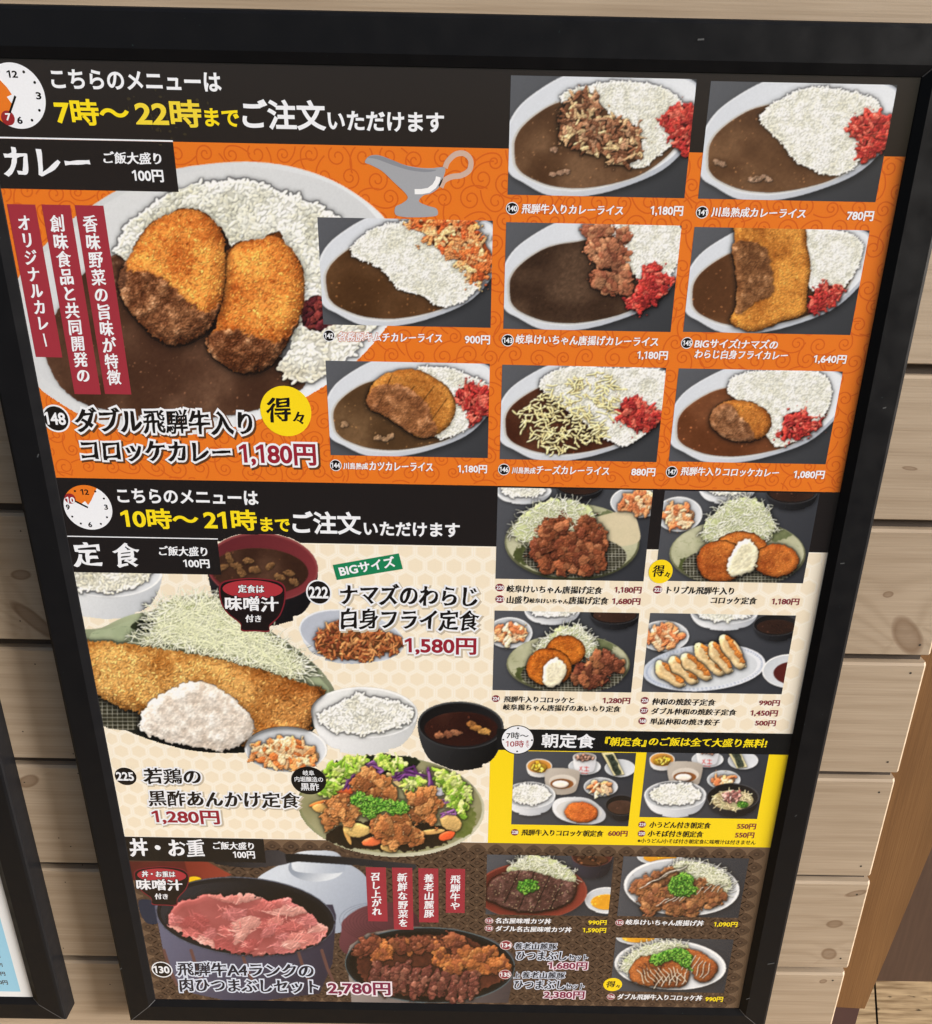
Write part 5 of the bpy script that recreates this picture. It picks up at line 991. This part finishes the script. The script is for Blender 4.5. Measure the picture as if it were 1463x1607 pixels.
# ---------------------------------------------------------------- dish photographs
def grid_mesh(p, n, parent):
    c = .00056
    if p.quad is not None:
        a, b, c3, d = [at(*q) for q in p.quad]; u0, u1, v1, v0 = (a[0]+d[0])/2, (b[0]+c3[0])/2, (a[1]+b[1])/2, (c3[1]+d[1])/2
    else:
        K = [at(p.x0+x, p.y0+y) for x in (1, p.w-2) for y in (1, p.h-2)]; u0, u1, v0, v1 = min(k[0] for k in K), max(k[0] for k in K), min(k[1] for k in K), max(k[1] for k in K)
    u0, u1, v0, v1 = max(u0, -SHW), min(u1, SHW), max(v0, -SHH), min(v1, SHH)
    nu, nv = int((u1-u0)/c)+1, int((v1-v0)/c)+1; U, Vv = np.meshgrid(np.linspace(u0, u1, nu), np.linspace(v0, v1, nv))
    X, Y = to_px(U, Vv)
    if p.quad is not None:                            # keep the measured corners of the picture
        S_, T_ = (U-u0)/(u1-u0), 1-(Vv-v0)/(v1-v0); q = np.array(p.quad)
        X = (q[0, 0]*(1-S_)+q[1, 0]*S_)*(1-T_)+(q[3, 0]*(1-S_)+q[2, 0]*S_)*T_; Y = (q[0, 1]*(1-S_)+q[1, 1]*S_)*(1-T_)+(q[3, 1]*(1-S_)+q[2, 1]*S_)*T_
    fx = np.clip(X-p.x0-.5, 0, p.w-1.001); fy = np.clip(Y-p.y0-.5, 0, p.h-1.001); xi, yi = fx.astype(int), fy.astype(int); ax_, ay = (fx-xi)[..., None], (fy-yi)[..., None]
    C = p.col; col = (C[yi, xi]*(1-ax_)+C[yi, np.minimum(xi+1, p.w-1)]*ax_)*(1-ay)+(C[np.minimum(yi+1, p.h-1), xi]*(1-ax_)+C[np.minimum(yi+1, p.h-1), np.minimum(xi+1, p.w-1)]*ax_)*ay
    col = lin(col.reshape(-1, 3))*INK
    idv = p.id[np.clip(np.round(fy).astype(int), 0, p.h-1), np.clip(np.round(fx).astype(int), 0, p.w-1)]
    inside = (X >= p.x0) & (X < p.x0+p.w) & (Y >= p.y0) & (Y < p.y0+p.h); 
    fid = np.where(inside[:-1, :-1] & inside[1:, 1:], idv[:-1, :-1], -1 if p.quad is None else 0)
    base = (np.arange(nv-1)[:, None]*nu+np.arange(nu-1)[None, :]); co3 = np.stack([U.ravel(), np.full(U.size, -n*.1), Vv.ravel()], 1)
    top = None
    def make(name, sel, par, label=None, up=0):
        k = base[sel]; q = np.stack([k, k+1, k+nu+1, k+nu], 1); used, inv = np.unique(q.ravel(), return_inverse=True)
        me = bpy.data.meshes.new(name); me.vertices.add(len(used)); me.vertices.foreach_set('co', (co3[used]-[0, up, 0]).astype(np.float32).ravel())
        me.loops.add(len(q)*4); me.loops.foreach_set('vertex_index', inv.astype(np.int32)); me.polygons.add(len(q)); me.polygons.foreach_set('loop_start', np.arange(0, len(q)*4, 4, dtype=np.int32))
        me.update(calc_edges=True); at_ = me.color_attributes.new('Col', 'FLOAT_COLOR', 'POINT'); at_.data.foreach_set('color', np.concatenate([col[used], np.ones((len(used), 1))], 1).astype(np.float32).ravel())
        return link(name, me, photo_mat(), par, label)
    if p.quad is not None: top = make(p.name, fid > -9, parent, p.label)
    if top is None:
        top = bpy.data.objects.new(p.name, None); S.collection.objects.link(top); top.parent = parent
        if p.label: top['label'] = p.label
    for k in range(1, len(p.parts)):
        sel = fid == k
        if sel.any(): make(p.parts[k], sel, top, None, 6e-6)
make_prints()
PRINTS.sort(key=lambda p: p.quad is not None)
for i, p in enumerate(PRINTS): grid_mesh(p, .0005+.00002*i if p.quad is None else .0008, menu)

# ---------------------------------------------------------------- lettering and badges
z1 = zm(0, 0, 2.926); px = zm(0, 0, 1)
def quad(name, conv, P, n, col, parent=None): return flat(name, sheet_px(conv(P)) [::-1], n, ink(col), parent or menu)
def upright(name, conv, P, n, col, parent=None):
    q = sheet_px(conv(P)); u0, u1 = (q[0][0]+q[3][0])/2, (q[1][0]+q[2][0])/2; v1, v0 = (q[0][1]+q[1][1])/2, (q[2][1]+q[3][1])/2
    return flat(name, rect(max(u0, -SHW), min(u1, SHW), v0, v1), n, ink(col), parent or menu)
def badge(conv, x, y, r, s, ring=(236,238,244), col=BLACK, tcol=WHITE, ry=None, k=.62, n=.0011, name='number_badge'):
    (cx, cy) = conv([(x, y)])[0]; a = at(cx, cy); s1 = conv([(x+r, y)])[0]; ru = at(*s1)[0]-a[0]; s2 = conv([(x, y-(ry or r))])[0]; rv = at(*s2)[1]-a[1]
    fl = Flat(); fl.disc(a, ru, rv); o = fl.build(name, n, ink(col), menu)
    if ring is not None: fl = Flat(); fl.ring(a, ru, rv, ru*.13); fl.build('badge_ring', n+.0001, ink(ring), o)
    w = r*k*(1 if len(s) > 2 else .66)*1.12; h = (ry or r)*.98
    text(o, 'badge_number', s, conv, (x-w, y+h/2, x+w, y+h/2, h), 'g', tcol, n+.0002); return o
def T(name, s, cv, bx, style, col, halo=None, hw=.085, parent=None, **k): text(parent or menu, name, s, cv, bx, style, col, halo=halo, hw=hw, **k)
def P(s, cv, bx, col=WHITE, **k): T('price', s, cv, bx, 'g', col, **k)
def D(s, cv, bx, col=WHITE, **k): T('dish_name', s, cv, bx, 'b', col, **k)
# header one
T('headline', 'こちらのメニューは', z1, (242,410,1020,418,90), 'g', WHITE); T('headline', '7時～', z1, (262,572,602,582,122), 'g', YEL); T('headline', '22時', z1, (628,580,932,588,128), 'g', (240, 214, 60))
T('headline', 'まで', z1, (945,580,1103,584,84), 'g', YEL); T('headline', 'ご注文', z1, (1118,592,1500,602,140), 'g', WHITE); T('headline', 'いただけます', zT, (103,602,635,607,92), 'g', WHITE)
def clock(conv, c, rx, ry, nums, wedge, red, hand, dots):
    a = at(*conv([c])[0]); ru = at(*conv([(c[0]+rx, c[1])])[0])[0]-a[0]; rv = ru; n = .0011
    cp = lambda pts: [(max(q[0], -SHW+.0002), q[1]) for q in pts]
    ci = [(a[0]+ru*math.cos(t), a[1]+rv*math.sin(t)) for t in np.linspace(0, 2*math.pi, 60, endpoint=False)]
    o = flat('clock_face', cp(ci), n, ink(WHITE), menu)
    aw = lambda hr, k: (a[0]+ru*k*math.sin(hr*math.pi/6), a[1]+rv*k*math.cos(hr*math.pi/6))
    flat('clock_wedge', cp([aw(h, 1) for h in np.linspace(wedge[0], wedge[1], 30)]+[aw(wedge[1], .35), aw((wedge[0]+wedge[1])/2+.9, .12), aw((wedge[0]+wedge[1])/2, .3), aw(wedge[0], .3)])[::-1], n+.0001, ink(ORANGE), o)
    for d in dots: f = Flat(); f.disc(aw(d, .84), ru*.045); f.build('hour_dot', n+.0002, ink(BLACK), o)
    f = Flat(); f.disc(aw(red[0], .78), ru*.23); f.build('hour_disc', n+.0002, ink((150, 40, 44)), o)
    q = aw(red[0], .60); f = Flat(); f.add(*ribbon([a, q], ru*.075)); f.build('clock_hand', n+.0003, ink(BLACK), o)
    for s, x, y, h in nums: w = h*.36*len(s); text(o, 'clock_number', s, conv, (x-w, y+h/2, x+w, y+h/2, h), 'g', WHITE if s == red[1] else BLACK, n+.0004)
clock(z1, (72, 441), 136, 141, [('12', 60, 340, 34), ('3', 181, 440, 34), ('6', 95, 552, 34), ('7', 42, 537, 34)], (7, 10.6), (7, '7'), None, (11, 1, 2, 4, 5))
clock(zE2, (405, 692), 110, 98, [('12', 392, 620, 26), ('3', 490, 690, 24), ('6', 417, 770, 24), ('9', 315, 690, 24), ('10', 326, 657, 28)], (10, 13), (10, '10'), None, (11, 1, 2, 4, 5, 7, 8))
upright('rule', px, [(-36,214.5),(271.5,219.5),(271.5,222),(-36,217)], .0009, WHITE)
upright('section_label', px, [(-40,217),(272.5,222.5),(279.8,300.5),(-20,296)], .00095, (36, 31, 30))
T('section_title', 'カレー', z1, (22,818,425,812,138), 'b', WHITE); T('section_note', 'ご飯大盛り', z1, (478,752,745,758,58), 'b', WHITE); P('100円', z1, (612,834,755,838,57))
fl = Flat(); rn = random.Random(9)                    # rubbed patch round the corrected hour
for k in range(70):
    x, y = at(*z1([(rn.gauss(765, 75), rn.gauss(520, 45))])[0]); fl.disc((x, y), rn.uniform(.0003, .0013), rn.uniform(.0003, .0011), 7)
fl.build('rubbed_patch', .00115, ink((62, 54, 38)), menu)
# red strips
for Pq, s, tx in (([(33,118),(165,120),(285,822),(165,820)], 'オリジナルカレー', (115,170,207,772,64)), ([(187,120),(318,122),(469,991),(348,991)], '創味食品と共同開発の', (265,165,381,933,72)), ([(340,122),(468,125),(611,991),(487,991)], '香味野菜の旨味が特徴', (416,168,525,950,74))):
    o = upright('red_strip', zE, Pq, .0009, MAROON); T('strip_text', s, zE, tx, 'b', WHITE, parent=o, vert=True)
SHD = (96, 60, 34)
badge(zE2, 258, 283, 60, '148', k=.72)
D('ダブル飛騨牛入り', zE2, (352,350,1165,362,120), BLACK, halo=WHITE, shade=SHD); D('コロッケカレー', zE2, (380,480,1065,485,98), BLACK, halo=WHITE, shade=SHD); P('1,180円', zE2, (1105,500,1455,505,105), REDT, halo=WHITE, shade=SHD)
def toku(cv, x, y, r, ry=None):
    a = at(*cv([(x, y)])[0]); ru = at(*cv([(x+r, y)])[0])[0]-a[0]; f = Flat(); f.disc(a, ru, at(*cv([(x, y-(ry or r))])[0])[1]-a[1]); o = f.build('yellow_badge', .0012, ink((250, 218, 28)), menu); ry = ry or r
    T('badge_text', '得', cv, (x-.74*r, y+.44*ry, x+.24*r, y+.46*ry, 1.0*ry), 'b', BLACK, parent=o, n=.0014); T('badge_text', '々', cv, (x+.28*r, y+.5*ry, x+.76*r, y+.52*ry, .5*ry), 'b', BLACK, parent=o, n=.0014)
toku(zE2, 1313, 250, 117)
# sauce boat drawing
o = quad('sauce_boat', zT, [tuple(p) for p in spline([(272,745),(290,718),(330,712),(380,728),(450,756),(520,770),(580,772),(638,770),(632,815),(612,860),(575,888),(540,898),(520,925),(560,945),(600,958),(604,988),(560,996),(500,998),(450,996),(412,985),(412,950),(440,935),(466,915),(460,890),(400,832),(350,785),(300,758)], 5)], .0009, (164, 166, 172))
q = sheet_px(zT(spline([(640,772),(655,738),(690,708),(730,706),(757,735),(752,780),(715,805),(670,812),(635,830),(620,858)], 6)[:-6])); f = Flat(); f.add(*ribbon(q, .0034)); f.build('boat_handle', .0009, ink((206, 176, 160)), o)
q = sheet_px(zT([(500,880),(530,880),(565,874),(590,855),(605,830),(609,812)])); f = Flat(); f.add(*ribbon(q, .0032)); f.build('boat_gleam', .001, ink((246, 246, 248)), o)
quad('boat_lip', zT, [tuple(p) for p in spline([(285,722),(330,714),(400,736),(470,764),(540,776),(600,780),(560,790),(480,782),(400,758),(330,732)], 4)], .001, (140, 142, 150), o)
# captions of the curry photographs
HC = (200, 96, 30)
for cv, x, y, s, r in ((px,804,327,'140',9.3),(zB,407,97,'141',27),(zA,107,605,'142',26),(px,797,534,'143',9),(zB,337,697,'145',25),(zC,138,527,'144',25),(zC,910,546,'146',25),(zD,267,528,'147',25)): badge(cv, x, y, r, s, k=.72)
for s, cv, b in (('飛騨牛入りカレーライス',px,(818,335,978,339,16.5)),('川島熟成カレーライス',zB,(445,120,880,127,48)),('岐阜けいちゃん唐揚げカレーライス',px,(809,541.5,1033,543.5,16)),('BIGサイズ!ナマズの',zB,(370,720,752,726,44)),('わらじ白身フライカレー',zB,(368,775,798,772,44)),
                 ('川島熟成',zC,(172,546,287,548,32)),('カツカレーライス',zC,(290,552,585,555,42)),('川島熟成',zC,(945,566,1055,568,32)),('チーズカレーライス',zC,(1058,569,1393,572,42)),('飛騨牛入りコロッケカレー',zD,(305,547,757,552,42))): D(s, cv, b, WHITE, halo=HC, hw=.035)
D('各務原キムチカレーライス', zA, (147,634,628,638,46), WHITE, halo=(206, 96, 40), hw=.045)
for s, cv, b in (('1,180円',zB,(168,113,317,117,48)),('780円',zB,(1068,135,1190,138,46)),('900円',zA,(730,643,846,646,42)),('1,180円',zB,(107,774,247,777,42)),('1,640円',zB,(915,792,1065,795,42)),('1,180円',zC,(698,564,832,566,40)),('880円',zD,(80,547,190,549,38)),('1,080円',zD,(823,560,965,563,40))): P(s, cv, b, WHITE, halo=HC, hw=.035)
# header two
T('headline', 'こちらのメニューは', zE2, (543,667,1190,683,66), 'g', WHITE); T('headline', '10時～', zE2, (563,785,918,795,94), 'g', YEL); T('headline', '21時', zE2, (940,790,1185,802,96), 'g', YEL); T('headline', 'まで', zE2, (1200,800,1335,805,64), 'g', YEL)
T('headline', 'ご注文', px, (460,837,568,840,36), 'g', WHITE); T('headline', 'いただけます', zC, (268,852,707,857,66), 'g', WHITE)
upright('rule', px, [(100,841.5),(342,844),(342,845.6),(100,843)], .0009, WHITE); upright('section_label', px, [(100,843.5),(342.5,847),(346.5,901),(114,898.6)], .00095, (30, 26, 26))
T('section_title', '定', zF, (165,205,300,207,115), 'b', WHITE); T('section_title', '食', zF, (353,208,478,208,115), 'b', WHITE); T('section_note', 'ご飯大盛り', zF, (557,152,780,157,46), 'b', WHITE); P('100円', zF, (670,207,790,210,40))
def soup_logo(cv, out, top, texts):
    o = quad('soup_logo', cv, [tuple(p) for p in spline(out, 4)], .0010, (120, 34, 44)); c = np.mean(out, 0)
    quad('logo_body', cv, [tuple(c+(np.array(p)-c)*[.955, .95]) for p in spline(out, 4)], .0011, (28, 20, 20), o)
    a = at(*cv([top[:2]])[0]); f = Flat(); f.disc(a, at(*cv([(top[0]+top[2], top[1])])[0])[0]-a[0], at(*cv([(top[0], top[1]-top[3])])[0])[1]-a[1]); f.build('logo_soup', .00115, ink((170, 52, 60)), o)
    for s, b in texts: T('logo_text', s, cv, b, 'b', WHITE, parent=o, n=.0014, halo=(40, 24, 26), hw=.05)
soup_logo(zF, [(830,300),(850,270),(915,258),(985,254),(1060,260),(1115,275),(1137,305),(1133,370),(1110,430),(1065,475),(1060,502),(1000,500),(935,498),(928,465),(872,420),(840,370)], (985,307,138,42), [('定食は',(918,323,1040,325,38)),('味噌汁',(860,406,1108,412,72)),('付き',(953,458,1028,460,36))])
o = quad('green_tag', zG, [(262,148),(592,90),(612,168),(283,223)], .0011, (28, 128, 84)); T('tag_text', 'BIGサイズ', zG, (302,206,580,156,55), 'g', WHITE, parent=o, rot=1)
GS = (196, 184, 164)
badge(zG, 193, 285, 60, '222', k=.72); badge(zI, 258, 460, 56, '225', ry=46, k=.72, ring=None)
D('ナマズのわらじ', zG, (302,350,985,352,108), BLACK, halo=WHITE, shade=GS); D('白身フライ定食', zG, (303,474,993,478,108), BLACK, halo=WHITE, shade=GS); P('1,580円', zG, (622,600,978,597,88), REDT, halo=WHITE, shade=GS)
D('若鶏の', zI, (352,503,655,502,86), BLACK, halo=WHITE, shade=GS); D('黒酢あんかけ定食', zI, (378,614,1172,632,86), BLACK, halo=WHITE, shade=GS); P('1,280円', zI, (402,712,752,712,76), REDT, halo=WHITE, shade=GS)
a = at(*zI([(1213,482)])[0]); f = Flat(); f.disc(a, at(*zI([(1304,482)])[0])[0]-a[0], at(*zI([(1213,409)])[0])[1]-a[1]); o = f.build('vinegar_badge', .0012, ink((18, 18, 18)), menu)
for s, b in (('岐阜',(1183,456,1243,456,28)),('内堀醸造の',(1140,488,1288,490,28)),('黒酢',(1172,534,1268,534,40))): T('badge_text', s, zI, b, 't', WHITE, parent=o, n=.0014)
# captions of the set meals
BR = (130, 46, 58)
for cv, x, y, s, r in ((zH,67,168,'220',19),(zH,67,217,'221',19),(zH,738,177,'223',19),(zH,50,640,'224',17),(zH,683,648,'226',17),(zH,680,691,'227',17),(zH,673,735,'168',17),(zK,147,567,'228',18),(zK,756,530,'229',18),(zK,753,573,'230',18)): badge(cv, x, y, r, s, None, BR, WHITE, r*.88, .74)
for s, cv, b in (('岐阜けいちゃん唐揚げ定食',zH,(95,192,503,196,34)),('山盛り',zH,(95,237,190,237,34)),('岐阜けいちゃん',zH,(192,235,358,237,22)),('唐揚げ定食',zH,(358,240,528,242,34)),('トリプル飛騨牛入り',zH,(775,196,1060,199,34)),('コロッケ定食',zH,(962,238,1158,241,32)),('飛騨牛入りコロッケと',zH,(82,657,383,660,28)),('岐阜鶏ちゃん唐揚げのあいもり定食',zH,(80,692,580,697,28)),
                 ('仲和の焼餃子定食',zH,(712,668,983,672,30)),('ダブル仲和の焼餃子定食',zH,(708,708,1072,713,29)),('単品仲和の焼き餃子',zH,(703,752,1000,755,29)),('飛騨牛入りコロッケ朝定食',zK,(177,585,570,588,32)),('小うどん付き朝定食',zK,(788,548,1083,550,32)),('小そば付き朝定食',zK,(780,590,1047,592,32))): D(s, cv, b, BLACK)
T('footnote', '※小うどん/小そば付き朝定食に味噌汁は付きません', zK, (733,619,1297,626,22), 't', BLACK)
for s, cv, b in (('1,180円',zH,(553,193,668,195,30)),('1,680円',zH,(543,242,663,243,30)),('1,180円',zH,(1220,243,1337,244,30)),('1,280円',zH,(503,663,620,664,28)),('990円',zH,(1167,670,1255,672,25)),('1,450円',zH,(1130,716,1246,717,28)),('500円',zH,(1150,756,1238,758,25)),('600円',zK,(592,586,685,588,28)),('550円',zK,(1207,552,1298,554,28)),('550円',zK,(1198,594,1290,596,28))): P(s, cv, b, BR)
toku(zH, 750, 100, 51)
a = at(*zK([(160,125)])[0]); ru, rv = at(*zK([(238,125)])[0])[0]-a[0], at(*zK([(160,57)])[0])[1]-a[1]; f = Flat(); f.disc(a, ru, rv); o = f.build('hours_badge', .0012, ink(WHITE), menu); f = Flat(); f.ring(a, ru, rv, ru*.06); f.build('badge_ring', .0013, ink(BLACK), o)
for dx, dy in ((0,.82),(0,-.82),(.88,0),(-.88,0)): f = Flat(); f.disc((a[0]+dx*ru, a[1]+dy*rv), ru*.06); f.build('hour_dot', .0013, ink(BLACK), o)
T('badge_text', '7時～', zK, (106,120,212,122,33), 't', BLACK, parent=o, n=.0014); T('badge_text', '10時', zK, (103,160,190,160,33), 't', (160, 44, 58), parent=o, n=.0014); T('badge_text', 'まで', zK, (206,127,207,161,18), 't', (160, 44, 58), parent=o, n=.0014, vert=True)
T('section_title', '朝定食', zK, (273,163,528,166,70), 'g', WHITE); T('section_note', '『朝定食』', zK, (575,157,775,157,46), 'b', YEL); T('section_note', 'のご飯は全て大盛り無料!', zK, (785,156,1350,162,44), 'b', YEL)
# rice bowls
upright('section_label', px, [(190,1313),(414.8,1316),(416.4,1353.5),(205,1350.6)], .00095, (24, 22, 22)); T('section_title', '丼・お重', zL, (132,132,478,132,86), 'b', WHITE); T('section_note', 'ご飯大盛り', zL, (512,98,700,98,37), 'b', WHITE); P('100円', zL, (605,138,705,138,34))
soup_logo(zL, [(146,212),(165,188),(220,178),(275,174),(330,178),(378,190),(402,220),(390,275),(350,322),(343,354),(290,354),(232,350),(226,322),(172,278)], (275,216,112,32), [('丼・お重は',(185,224,340,224,29)),('味噌汁',(162,286,375,286,54)),('付き',(245,326,307,326,28))])
for Pq, s, tx in (([(52,148),(167,152),(178,462),(65,458)], '召し上がれ', (108,180,118,425,62)), ([(203,150),(320,155),(325,510),(213,505)], '新鮮な野菜を', (262,182,266,490,62)), ([(355,155),(470,157),(468,470),(357,462)], '養老山麓豚', (413,187,414,440,62)), ([(512,157),(627,160),(615,415),(510,408)], '飛騨牛や', (568,195,562,392,62))):
    o = upright('red_strip', zM, Pq, .0009, MAROON); T('strip_text', s, zM, tx, 'b', WHITE, parent=o, vert=True)
badge(zL, 277, 648, 45, '130', ry=34, k=.72)
LB = (214, 222, 240)
D('飛騨牛A4ランクの', zL, (348,682,975,682,66), (30, 34, 48), halo=LB); D('肉ひつまぶしセット', zL, (360,752,998,760,66), (30, 34, 48), halo=LB); P('2,780円', zL, (1040,768,1327,768,62), (122, 34, 70), halo=(236, 226, 236))
for x, y, r, s, cv, k in ((857,597,34,'134',zM,.78),(852,765,34,'135',zM,.78),(760,457,23,'131',zM,.72),(759,500,23,'133',zM,.72),(376,560,26,'132',zN,.72),(321,1032,25,'136',zN,.72)): badge(cv, x, y, r, s, (224, 196, 196), (142, 52, 60), WHITE, r*.74, k)
for s, b in (('養老山麓豚',(903,623,1148,625,40)),('ひつまぶし',(915,682,1205,683,50)),('セット',(1212,684,1325,687,34)),('上',(900,788,935,788,36)),('養老山麓豚',(945,789,1195,790,40)),('ひつまぶし',(903,848,1193,849,50)),('セット',(1195,849,1305,852,34))): D(s, zM, b, (30, 34, 44), halo=LB)
for s, b in (('1,680円',(1097,738,1322,740,46)),('2,380円',(1073,905,1305,907,46))): P(s, zM, b, (126, 36, 70), halo=(238, 220, 232))
for s, cv, b in (('名古屋味噌カツ丼',zM,(793,474,1115,476,34)),('ダブル名古屋味噌カツ丼',zM,(795,521,1232,523,34)),('岐阜けいちゃん唐揚げ丼',zN,(412,578,910,581,38)),('ダブル飛騨牛入りコロッケ丼',zN,(358,1052,900,1058,38))): D(s, cv, b, WHITE)
for s, cv, b in (('990円',zM,(1328,480,1433,482,28)),('1,590円',zM,(1295,527,1430,527,30)),('1,090円',zN,(973,588,1125,590,34)),('990円',zN,(920,1063,1032,1066,32))): P(s, cv, b, YEL)
toku(zN, 332, 955, 60, 42)

# ---------------------------------------------------------------- the neighbouring menu
DU = -.7175
nb = board('black framed white and pale blue menu hanging next to the big menu', DU)
s2 = flat('menu_sheet', rect(-SHW, SHW, -SHH, SHH), 0, ink((232, 234, 236)), nb)
flat('blue_section', rect(-SHW+.011, at(0,1439)[0]-DU, at(20,1556)[1], at(0,1439)[1]+.30), .0003, ink((150, 202, 228)), nb)
zQ = zm(0, 1250, 4.5)
for s, b in (('円', (-12,1140,6,1140,24)), ('円', (-4,1203,22,1203,26)), ('0円', (-14,1265,42,1266,28)), ('0円', (-2,1328,60,1328,30))):
    text(nb, 'price', s, (lambda pts: [(x-0, y) for x, y in zQ(pts)]), b, 'g', (70, 60, 60), .0006)
build_texts()
for o in [o for o in nb.children if o.name.startswith('price')]: o.location.x = -DU

# scuffs on the frame face
fl = Flat()
for x, y, L, t in ((1210,1512,9,.3),(1174,1567,5,.6),(1322,884,4,.2),(1249,1280,3,1.2),(1388,640,3,.4),(60,715,4,1.3),(1100,62,5,.1),(190,1520,4,1.0)):
    u, v = at(x, y, .0035); q = [(u+L*.00035*math.cos(t)*k+.0003*math.sin(k*2.1), v+L*.00035*math.sin(t)*k) for k in (-1, -.4, .3, 1)]; fl.add(*ribbon(q, .0006+.00008*L))
o = link('frame_scuff', mesh([(x, -.0037, y) for x, y, l in fl.V], fl.F), mat('scuffed_paint', (.055, .058, .06), .6), [c for c in menu.children if c.name.startswith('frame')][0])
